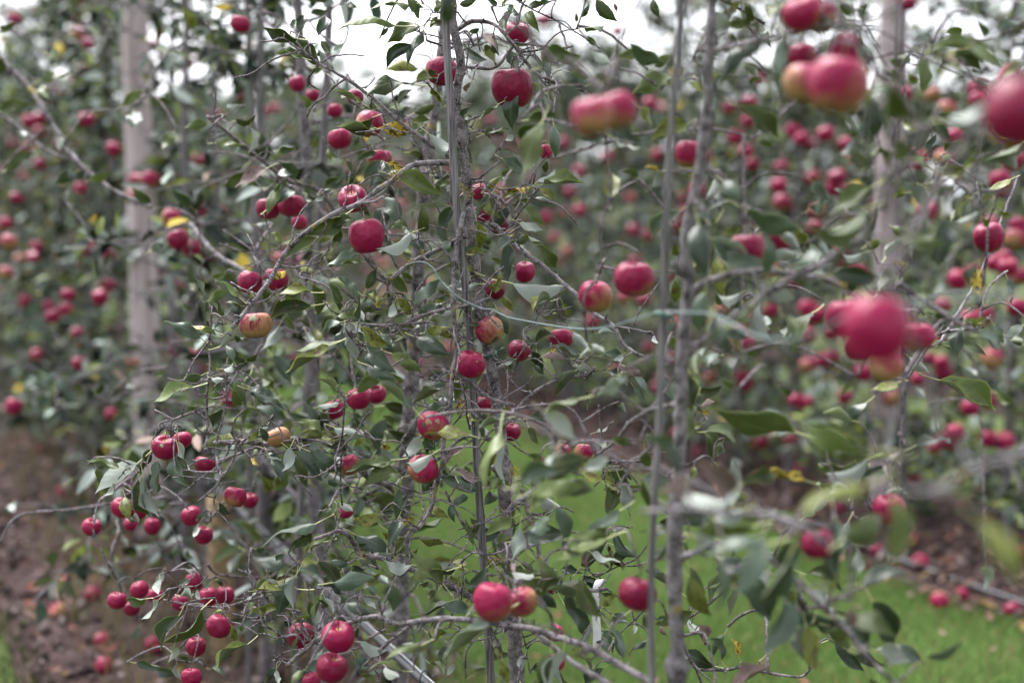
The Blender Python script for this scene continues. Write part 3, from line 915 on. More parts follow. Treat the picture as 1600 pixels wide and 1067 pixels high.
LEAFDATA = {
'A': '1160,215 715,260 75g|1280,45 985,75 80g|1360,160 1260,0 70g|1440,240 1560,190 40g|1490,120 1500,0 70g|1370,220 1115,350 110g|1390,270 1270,530 120d|1290,370 1105,560 130d|1320,700 955,785 70g|1340,690 1450,650 70y|355,330 80,240 90g|385,480 175,450 60g|365,270 400,140 90d|520,300 570,140 100d|620,440 530,330 100g|640,460 720,370 60p|1460,730 1590,850 50y|1500,610 1440,590 60d|1180,870 1290,760 60g.2|1320,940 1490,880 80g.2|900,900 1000,890 70g.1|1050,300 1110,240 60g.2|1290,1040 1450,1010 50g.2|300,240 310,150 90d.1|150,240 200,180 60p.1|250,400 330,420 70d.1|1290,0 1400,60 60d.1|790,40 860,90 70g.4|450,120 590,90 60g.6|90,70 200,20 80g.9|460,540 500,600 80y.8|560,540 440,560 40g.5',
'B': '600,420 720,650 110d|650,590 500,610 90d|670,740 650,1060 130d|820,690 960,850 60g|520,870 370,990 60g|590,0 560,70 60y|640,100 600,250 60g|560,170 600,130 50y|600,60 700,160 100d.12|780,50 910,30 60g.1|760,110 860,260 100g.1|390,290 500,400 80b|490,350 520,440 50d|1240,240 1400,225 40g|1340,380 1250,310 70g.2|1340,0 1510,170 120g|1120,600 1280,650 70g|280,270 360,240 60g|230,390 420,530 200d.3|400,420 490,530 100y.3|280,900 220,980 60d|300,1000 215,1020 60g|10,780 90,850 50y|1300,700 1450,650 60g-.3|1080,680 1230,1040 170d-.75|880,560 1180,500 110g-.5|1400,850 1620,960 150d-.75|780,1000 1000,950 130g-.4|90,-60 90,200 160d-.8|200,40 340,0 70g-.1|1180,190 1170,110 40g.3|1220,150 1280,40 70g.3|690,620 700,400 40p|1450,520 1300,420 90p-.4|300,690 260,760 60b|880,430 980,520 60b|900,400 1010,470 80b|660,380 820,340 60y.3|520,40 430,0 70g|20,140 -40,230 60g|960,20 860,60 50d.1|1490,30 1510,90 40b|1000,520 1200,460 110g.6|720,30 640,-40 70g.1',
'C': '1300,75 1035,60 140Y|1440,100 1590,250 150p|1160,450 1510,590 140g|1410,920 1390,700 130g|1300,930 1020,1050 120p|1290,910 1110,900 50g|740,785 445,940 120g|830,830 640,900 60g|200,560 100,760 120g.3|330,480 210,350 120d.3|620,970 510,1000 80y.2|230,1000 120,930 90y.2|1000,250 850,330 80g.2|900,480 1050,330 110d.15|560,580 700,470 60g.2|170,250 320,240 40g.4|1150,560 1250,640 100d.2|860,120 820,200 60d.15|880,60 960,30 50p.2|1040,160 940,200 80p.2|460,180 520,130 80y.7|680,300 610,280 60y.4|1100,350 1250,400 80Y.01|640,1060 720,1010 40g.2|0,420 90,480 90d.4|1200,850 1060,640 140d.25|1150,700 1080,950 120d.3|1500,560 1590,520 80g.3|560,630 500,660 50p.3|0,860 110,840 60p.5|600,230 640,330 80y.4|1280,260 1400,300 70g.35|1480,450 1600,470 70d.25|420,600 520,650 80g.4|100,180 190,120 80g.9|850,620 950,780 110g.35|700,900 640,990 60g.15|1250,990 1200,1060 60d.3|800,420 740,340 50g.3|1000,950 1120,1010 80d.25',
'D': '160,210 300,350 80g|410,105 720,270 110b|410,100 600,70 70g|560,310 740,420 90d|165,690 140,1030 125d|60,980 150,1060 70g|350,840 370,1050 90y|180,930 200,1060 60b|450,620 340,800 80d.1|430,640 540,800 130y.15|600,560 790,550 40Y|870,560 1000,650 60y.1|900,520 1220,510 40g|850,500 990,410 60p|700,850 880,900 70p.15|760,700 890,850 80g.15|620,960 540,1060 140d.1|740,950 880,1010 50g|880,20 740,480 200g-.55|990,30 1000,290 100d-.1|860,30 720,150 120g-.45|930,330 930,420 60g|1470,640 1480,440 180y-.5|420,560 540,470 60y.15|580,640 700,580 60y.15|640,700 740,660 80g.15|810,640 980,690 60d.1|330,560 210,620 40b.02|430,650 500,600 50p.1|10,520 30,620 60g.05|0,420 130,470 90d.2|0,560 140,520 60g.2|650,400 560,440 80g.4|1000,500 1100,470 60g.8|590,150 650,130 50p|250,20 300,-50 60g',
'E': '460,410 180,440 70y|310,360 280,290 60b|460,520 130,640 150g|840,90 610,180 110d|880,150 720,170 50g|920,380 1000,210 90g|850,400 690,290 80d|720,490 630,350 110g|700,660 560,740 60d|610,850 270,1060 120y|630,830 360,890 60g|920,860 1150,1060 150d|940,900 990,1030 90d|1050,760 1140,870 90d|1000,570 900,570 70g|1150,500 1120,610 110p|1180,460 1280,590 100y|1340,780 1600,930 140d|1350,580 1570,500 120d|1420,740 1600,700 100y|880,700 1090,830 120y|860,640 800,380 90d|740,700 760,880 60d|620,330 480,310 60p.3|1170,20 1020,80 70g|680,600 800,620 50g|400,560 460,700 70g.3|420,740 480,840 60p.5|240,470 330,420 60g.02|640,980 590,1060 70p.3|700,560 660,430 60g.05|830,540 900,640 80p.02|1000,480 960,420 60y.02|1150,470 1100,420 60g.02|1000,700 900,640 70d.05|1540,560 1430,640 70y.02|740,520 700,440 40b|1040,460 990,500 50Y|320,730 240,600 110g.5|640,200 540,120 60g.5|1210,250 1290,330 70g.4|560,940 660,900 60d.4',
'F': '640,340 1090,370 100p|470,390 570,250 100y|360,340 150,380 120p|330,240 90,190 60y|220,70 350,70 60d|230,110 410,90 50y|60,0 150,60 100d|600,0 600,300 150d.1|850,10 1000,200 100g.2|85,520 0,600 90d|0,700 150,780 90y|520,560 600,750 100d|260,700 360,690 30p|1090,960 880,960 80b|1200,920 990,850 80d|1360,750 1480,750 80p|1200,1020 1140,1000 60p|1390,940 1570,960 50d|800,900 900,1060 130d.1|830,840 990,780 60g.1|1060,500 1120,620 70y.1|960,480 820,580 40y|1150,740 1270,880 80p.15|900,380 870,450 60y.2|500,570 540,660 70b|560,430 640,560 60y.2|690,370 730,420 60p.1|1000,620 890,610 60y.15|1010,580 950,600 60y.1|1000,880 960,930 50Y|840,860 780,930 50p.1|0,480 80,470 70y|180,680 240,660 50y|300,530 340,640 70d.06|560,170 470,130 60y.15|430,20 520,90 60p.15|1290,900 1200,960 90p-.4|1300,840 1400,900 70p-.4|650,970 560,1000 70p.15|260,300 110,360 60p.01',
'G': '0,200 270,390 130d|690,240 520,120 50g|840,230 1060,130 120g|690,320 530,340 50p|550,610 320,490 40g|680,590 410,600 110y|650,520 870,590 90p|700,610 880,600 40g|440,690 550,680 80p|450,720 700,870 140d|310,720 540,950 100d|290,680 240,860 130p|130,790 240,950 110d|700,820 650,760 80p|1130,790 780,880 130g|1590,170 1310,310 70d|1230,930 920,1020 110g|1240,930 1170,1060 130g|1370,590 1240,740 140p.2|1060,660 1120,690 40Y|580,390 520,450 100d.2|700,240 720,310 60p|820,180 840,60 30p|930,0 1150,120 130d|0,250 60,330 60d|850,450 960,500 80p.2|800,400 900,520 70d.25|1000,900 900,830 60p.2|1380,640 1500,700 70d.2|1480,970 1380,1060 130d.1|850,870 960,850 60p.15|90,500 30,600 70d.02|200,780 80,760 60d.05|420,780 560,860 80g.03|600,960 680,1000 60d|640,860 560,800 70g.1|380,150 290,100 80g.5|500,250 420,330 60g.5|1140,520 1060,430 50g.3|1500,1000 1590,940 60p.05|700,160 770,120 40d|1570,850 1600,930 60d|900,610 820,680 60y.1|620,700 720,640 60d.1',
'H': '1180,20 1310,70 100p|1170,50 1020,250 100g|210,280 190,420 70Y|250,450 380,460 60y|230,690 90,840 90b|50,930 340,1050 110d|370,960 180,880 110b|170,930 70,830 90g|300,880 230,850 50g|540,560 420,1000 180g-.5|570,650 580,980 60p-.2|600,440 380,520 50d-.3|780,520 850,650 80g.1|1200,280 900,400 90g-.55|1500,100 1350,250 150p-.65|900,400 1150,620 200p-.65|1350,560 1480,470 40p|1480,880 1590,1000 100d|1330,960 1550,1060 90y|830,900 1250,780 150g-.65|700,1000 1050,900 160d-.7|1000,1000 1300,1040 100g-.6|1540,90 1600,170 80p-.1|1450,60 1580,90 60d|640,40 600,-60 60d.2|830,0 900,70 110d.1|0,190 90,180 50d|50,620 0,700 60d.1|360,640 340,500 60d-.2|1330,640 1400,700 60d-.1|900,780 780,760 70g-.4|1550,330 1600,400 90p-.2|450,1010 560,960 70g-.2|1100,880 1200,840 70y.02|640,370 560,380 70y-.2|1450,640 1600,640 60g-.5|1250,880 1430,780 80p-.55|1000,740 850,1000 120d-.7',
'I': '500,310 80,490 110d|330,740 200,1060 140d|330,750 310,1000 40p|520,600 660,730 60b|520,620 690,900 100g|1040,230 820,260 130y|1190,0 1160,250 90d|1180,270 1110,480 140d|830,400 1110,540 110d|1370,180 1590,250 60y|600,160 510,270 90g|870,80 820,220 100d|620,620 770,650 70d|640,800 960,760 130d-.2|930,830 1050,740 110y-.2|1160,830 1130,1060 180d-.2|1300,650 1080,610 90p-.1|1590,700 1290,860 60g-.1|1590,960 1330,1060 60p-.1|340,850 0,890 40y|190,810 70,830 40p|560,460 290,560 60g|570,920 640,1050 80p|700,130 800,200 60p|440,950 500,1060 80g|760,900 720,960 80d|900,930 1000,1000 80p-.1|1100,440 1070,380 60Y|870,560 940,670 80d|930,520 860,470 70g|1240,420 1180,560 70g.1|1560,480 1380,440 30y|1210,560 1340,510 30y|1420,600 1480,630 60Y.02|300,680 180,780 70g|240,560 170,620 60d|600,1000 520,940 70g|1060,230 1150,200 60d|1010,740 1100,800 80p-.15|700,700 620,560 70g.1|0,520 90,560 80d.2|1290,260 1210,330 70Y|1380,830 1440,780 80g|1250,760 1320,840 70p-.1|800,660 900,690 60d-.05|1000,660 960,580 70g.05|1500,860 1430,930 70g',
'J': '140,130 160,300 130d|270,80 150,160 120d|340,390 290,270 60g|710,340 640,600 110p-.35|1000,170 1060,520 120d-.45|960,690 950,560 50p|1590,350 1450,370 40p|1490,400 1600,520 110d|1380,600 1580,660 50y|1560,20 1400,40 60y|1150,420 1400,400 100g-.5|1440,430 1030,600 90g-.5|1230,740 1350,860 100d|240,680 160,640 110y|290,850 150,800 90y|170,690 0,720 60d-.1|160,1000 0,980 50p-.1|820,760 650,720 90p-.35|1040,780 900,900 120g-.35|500,660 570,720 60y|640,640 660,720 60b-.35|1260,540 1270,650 120b-.45|800,50 1200,0 160g-.65|820,170 1000,20 120g-.65|1170,880 1220,940 70p|1450,540 1440,490 50g|0,230 100,260 70y.02|500,60 420,130 120d.05|250,760 290,840 70d.02|1050,690 1220,720 70d|1340,860 1240,790 70d|900,880 1000,1000 110d-.3|1080,900 1160,1050 130d-.1|1400,1000 1500,900 90y-.1|1100,560 1220,560 90g-.55|60,780 150,860 60d.02',
'K': '180,930 80,1060 90d|170,960 190,1060 50p|340,640 400,600 40g|340,690 310,860 50g|860,720 1080,780 100p-.2|1380,750 1100,860 120g-.35|1290,740 1220,740 60p-.35|960,870 930,900 40Y|1220,960 960,960 90g-.25|830,850 880,1000 60d|1590,760 1550,900 60d|540,330 480,520 80g|200,430 60,520 80y.1|330,540 430,500 90y|0,440 70,470 50y.1|240,520 280,600 60d.1|690,330 560,260 70d|1000,330 900,250 90d-.1|560,780 470,870 40p|1100,620 1180,590 60g|1400,620 1300,560 60g.1|1560,640 1500,720 70y.1|850,600 800,680 50d.1|1080,930 1180,1010 60p-.2|1450,900 1560,1000 50g.1|1420,560 1350,640 60d|1000,1040 880,1000 70g-.1|400,960 300,1060 90g-.3',
'L': '530,500 100,830 150d-.5|400,720 560,830 120d.1|560,880 600,1060 100y-.2|1060,180 980,300 100g-.35|1040,900 1060,1060 60p|1000,970 1090,1060 60y|1150,760 1240,860 80y|1300,600 1240,740 80p|1380,700 1420,800 50d|1400,620 1560,840 70d-.2|1590,480 1440,590 80d|1400,940 1260,1060 100d|1200,330 1150,390 70p|1500,350 1390,330 90g|1080,420 1250,680 150d.05|820,960 900,880 90d|60,560 20,680 70y|300,640 380,560 80d|120,740 220,860 70y|750,830 720,950 60p|620,820 460,900 90g.15|1180,700 1090,720 80d|930,620 870,600 60y|100,1000 180,900 80p|300,1000 420,940 60g.1|960,1040 820,1060 80g|1450,760 1380,640 60d.1|0,620 90,640 60y|1290,960 1240,860 30y',
'M': '820,450 640,320 80g|720,400 560,480 90g|680,620 600,470 60g|830,520 715,495 50g|620,740 440,690 40Y|630,770 490,740 50g|500,790 220,660 130d|900,470 925,400 35y|1080,290 1190,230 90Y|660,860 930,790 80p|770,980 700,860 90d|560,470 460,290 40d.1|880,980 970,920 50g|690,1050 750,1020 40p|780,770 860,780 40d|700,600 740,540 60p|700,240 620,290 70g.4|800,270 690,300 70g.4|560,560 510,490 60d.1|600,690 560,640 60g.1|690,680 620,700 50d.1|660,380 720,450 80d.1|430,560 330,500 70g.8|90,60 160,0 90d.8|1420,310 1530,290 50p.3|350,200 240,160 70g1.0|480,420 400,350 60g.9',
'N': '860,185 540,320 100g|930,90 770,130 90d|1340,200 1600,360 130d|1340,220 1450,330 80d|1190,210 1260,330 90g|1020,110 1110,120 30p|1090,30 1170,20 40p|1030,520 1100,380 100d|740,640 830,870 70p|740,720 820,990 80d|560,800 560,1060 100d|400,820 80,1050 160p|250,850 0,800 80g|440,930 500,1060 40p|500,700 430,900 90g|1420,520 1450,640 90d|1410,550 1320,640 50y|1480,760 1580,950 110d|1350,780 1400,830 60Y|1030,890 1035,960 30g|1060,60 1110,20 60Y|1220,30 1300,0 90d|690,640 590,780 30p|90,790 200,840 60p|60,860 100,980 80g.1|1100,590 1190,610 40y|1480,470 1440,600 30p|600,580 660,560 40y.1|300,880 380,830 50p|1440,60 1550,150 70g.6|60,240 130,160 90g1.2|320,150 400,220 90d1.1|200,320 330,330 80g1.2|620,40 560,90 80g1.0|840,160 960,150 50p.5',
'O': '970,240 1060,325 80d|190,190 230,380 110y|340,40 460,340 70p|300,50 400,330 120g|390,0 450,150 80d|640,0 720,80 70d|830,330 770,400 60d.3|790,440 760,520 60p.3|830,770 700,800 60p.4|480,880 490,980 80p.2|270,320 300,400 40p|230,360 280,390 50d|620,600 600,700 60d.6|160,500 210,600 40p.7|120,420 40,520 90d.8|700,640 760,700 50g.6|1200,430 1300,380 70p1.0|480,300 560,250 60g.8|890,380 840,330 60d.3|100,80 20,170 60p|130,780 60,720 70y.9',
'P': '360,365 210,370 50g.1|470,370 340,520 90p.1|640,500 500,770 130d|830,450 540,700 100g|590,760 530,900 110p|1080,600 1110,710 70y|650,340 740,360 70p.1|1210,740 970,950 70y|620,900 660,1030 50p.2|1290,290 1480,290 50y|1200,370 1280,300 30p|1250,450 1350,480 60y|280,900 480,930 90d.3|880,200 850,300 80p.1|790,290 830,360 60p.1|1000,260 930,220 60g.1|500,140 450,230 60p.3|1180,580 1150,640 50g.1|440,950 620,1000 80d.4|720,880 650,830 60g.3|300,600 250,680 80d.7|900,950 1010,1010 60d.4|1000,470 930,480 60y|730,200 640,250 60d.2',
'Q': '1110,310 820,640 150d-.7|1280,290 1270,700 140d-.8|1000,500 1110,640 50g-.5|480,600 160,700 120g-.4|540,950 300,1060 180y-.5|650,230 830,200 150p-.6|850,200 1040,170 80g-.6|1000,20 1100,130 150g-.75|970,20 830,110 50y-.5|870,260 970,340 80g-.5|120,340 360,470 110d-.4|0,800 200,1060 200d-.85|200,820 280,940 80y-.5|940,800 1230,1040 110g-.65|290,0 340,130 70g|660,400 760,420 60g-.5|1150,230 1170,370 90d|1250,60 1180,160 70y-.7|1480,120 1300,140 100g-.8|700,640 800,560 40y-.5|560,620 680,700 40y-.45|1560,70 1380,120 110g-.8|330,640 260,560 60y-.4|900,40 830,0 70g-.6|1120,600 1020,640 60g-.6|1340,720 1500,600 50g-.8|300,500 420,420 60g.3|20,450 160,400 70g-.4|620,480 680,520 60g-.5',
'R': '340,330 380,500 120d-.85|530,640 540,1020 120d-.9|450,760 420,1060 150d-.9|880,390 1390,500 100g-.7|1060,420 1270,540 100g-.7|870,430 830,690 80g-.5|1280,860 960,870 80g-.45|1430,600 1590,470 60y-.7|1000,250 1110,300 80g-.4|420,0 440,140 150g-.8|200,40 310,100 80g-.6|100,180 0,90 120g-.85|930,950 1040,1060 90d-.4|700,950 820,1000 90y-.5|640,520 560,480 90g-.5|300,60 180,0 80p-.6|1230,600 1330,640 70p-.7|730,480 640,440 60g-.4|790,640 720,560 60y-.4|1560,170 1420,230 80d.9|1330,260 1230,180 80d.9|1200,80 1250,10 70g-.6|600,540 680,640 80g-.6|520,700 450,640 50p-.8',
'S': '990,570 1390,700 140d-.65|970,700 810,760 140y-.5|490,580 290,780 120d-.5|600,430 600,640 170p-.65|640,680 680,1060 180d-.75|760,790 990,890 50p-.65|1060,870 1030,1020 70Y-.6|1390,920 1160,940 170p-.5|1250,740 1390,860 80p-.5|1490,840 1530,970 70p-.5|290,400 400,310 110p-.4|0,40 180,100 50p-.5|800,400 780,500 40p-.5|1110,650 1210,740 50y-.5|460,820 490,920 70y-.3|330,270 240,250 60Y-.4|720,560 960,560 40p-.5|690,640 600,560 80d-.6|480,700 540,790 70y-.4|1340,740 1430,850 70y-.5|160,330 60,280 80g-.4|560,920 600,1000 70y-.3|780,330 700,480 60p-.4|420,640 330,700 60d-.4|1480,560 1590,480 110d-.5|1100,40 1200,80 60g.9',
'T': '830,380 620,480 90y-.4|830,390 960,460 70y-.4|440,400 150,600 130g-.65|0,370 130,500 110d-.65|440,600 290,550 50p-.55|1280,180 1180,260 110y-.5|1150,250 1020,300 130y-.5|1000,240 900,380 90p-.4|850,180 740,180 40y-.4|300,760 170,720 100g-.4|60,800 150,900 170p-.5|820,670 700,860 130d-.4|700,790 630,810 50p-.4|400,850 510,810 100y-.4|380,900 230,900 50p-.4|1370,470 1260,530 80y-.4|1590,80 1330,190 80g-.5|1500,340 1330,420 60y.2|1180,450 1120,640 60y-.5|1200,480 1060,640 60y-.5|1250,600 1100,660 60p-.6|550,930 690,800 40p-.4|700,980 590,980 60Y-.4|860,120 900,20 130d-.4|640,120 740,220 60g-.4|1450,130 1590,60 80y-.5|1400,590 1500,600 60y-.4|600,700 740,760 90g-.4|260,470 170,420 60d-.5|1280,380 1380,450 60d-.3|1050,160 980,200 60g-.4|1310,700 1250,640 60y-.4|1000,130 1090,60 90g-.3|330,100 420,240 130d-.7',
'U': '690,180 640,460 170d-.65|780,370 900,640 160d-.65|1100,270 1190,540 70p-.5|1500,330 1290,580 120g-.35|960,250 920,290 90d-.3|440,520 450,620 60y-.3|460,80 450,250 90y-.3|20,790 240,930 60d|60,650 0,690 50p|80,740 210,810 110b|380,840 460,1000 80d-.35|650,950 790,890 110g-.35|660,1030 750,1010 40b|1000,520 800,520 110d-.65|530,780 580,1060 110g-.45|300,500 330,560 40p|960,180 780,170 30p-.4|1210,210 1330,240 60p-.3|1290,500 1320,450 80p-.35|1060,240 960,270 60y-.4|0,870 100,800 70p-.5|150,900 230,1000 70d|1150,430 1110,340 80p-.4|700,600 620,700 100d-.5|800,660 720,740 70d-.4|1000,640 1090,660 60g.9|900,900 800,850 90g1.0|1250,900 1350,960 90g1.2|560,130 480,60 60g-.4',
'V': '1290,210 1290,0 150Y-.4|880,570 1080,580 60g|1050,590 1290,650 70g|960,840 1350,1050 120g|730,670 870,780 70p-.1|640,860 450,910 80y-.3|1130,430 1100,650 90d-.4|1590,430 1450,500 100p-.3|1290,490 1400,600 60b-.2|1480,80 1490,250 60d-.2|1590,570 1490,530 90g-.3|1250,440 1150,420 60y-.3|1310,370 1200,430 60y-.3|330,100 300,180 90d-.4|1380,430 1440,560 60d-.3|600,200 700,290 70p-.6|850,330 950,350 60g.6|1000,520 900,470 70d.9|1150,740 1240,800 60p.9|300,860 220,960 70g.9|1400,940 1500,1000 90g.9|850,1000 780,900 60p1.0',
'W': '760,440 700,240 170g-.2|1440,580 1120,540 90Y-.55|990,720 880,620 120y-.45|210,560 460,640 130p-.55|210,570 440,740 60g-.55|600,480 570,570 90y-.3|750,760 800,850 110y-.45|1370,220 820,60 90g-.55|280,240 260,330 80p-.4|60,500 20,620 110p|90,960 0,1000 40p|230,350 250,500 100g-.35|600,0 520,350 120g-.35|40,690 -20,640 70y|820,300 760,400 80p-.2|700,210 880,280 60g-.25|480,420 440,520 60p|340,300 440,280 90g-.4|130,300 0,290 70g-.5|720,70 640,70 40Y-.3|560,720 470,760 80g-.5|510,640 550,720 70p-.5|420,850 380,960 80d-.4|560,880 640,900 90g-.5|1220,820 1180,860 70p-.7|200,660 120,620 60g-.3|660,150 560,200 60y-.3',
'X': '790,240 790,90 150d|860,220 890,130 40d|830,260 730,350 90p|560,580 620,660 60p|610,660 680,770 40b|1150,850 1290,740 60p|940,860 890,740 60Y|560,260 730,530 200y-.55|1270,400 1130,800 190d-.65|930,360 1170,580 170d-.65|1100,200 1070,400 110d-.55|1450,640 1500,930 220y-.65|280,520 280,680 130g-.35|0,730 60,860 60d-.1|240,750 120,850 60d.1|150,620 140,690 40p|10,140 70,190 40g|350,620 400,700 50b|1330,120 1270,180 40p|0,20 160,110 80d|830,700 760,870 60d.3|380,560 340,600 60d-.3|10,560 90,590 70d|1180,200 1110,260 90p-.6|1500,560 1590,640 90p-.4|1330,470 1290,370 60y-.6',
'9': '730,310 740,570 120d-.8|880,30 700,90 80p-.55|980,10 880,30 40g-.4|830,430 820,600 50p-.5|900,690 990,880 110d-.55|820,930 850,1010 60d|720,870 850,1000 90d|800,920 940,980 70g|710,860 880,790 70d|860,310 920,320 40y-.3|1010,350 1020,440 50g-.4|1420,530 1440,640 80p.9|800,720 830,830 90b-.8|690,80 760,150 90p-.4|900,300 870,360 40p-.35|700,200 640,280 70p-.4|580,300 620,260 60g-.3|840,60 760,90 70d-.4|960,60 850,110 60d-.4|1020,170 960,190 30p-.4',
'1': '190,400 250,470 80g1.0|0,520 130,490 60g1.0|30,790 100,700 110g1.0|190,370 310,340 50g1.0|570,490 660,430 60g.9|690,470 790,480 50g1.0|0,140 60,110 60g1.0|960,570 860,590 60g.4|1000,660 1120,670 50g.4|1050,500 1110,480 50p.4|1090,560 1180,530 50g.4|1160,590 1150,700 30p.4|1290,700 1360,690 40g.3|1250,960 1310,870 100d.3|1230,780 1100,860 60b.3|1320,780 1370,820 90d.3|800,620 780,700 80g.8|110,660 60,600 70d.9|350,800 290,860 80d.9|420,830 520,800 70g.9|700,940 640,880 80g.8|880,950 820,890 80d.7|0,340 20,280 60g1.0|620,520 660,610 90d.9|300,640 240,600 90p1.0|1430,500 1390,460 60g.4|1060,240 980,200 70g1.1|900,140 860,60 70y1.1|220,260 290,300 70g1.3|480,170 400,110 70g1.4',
}
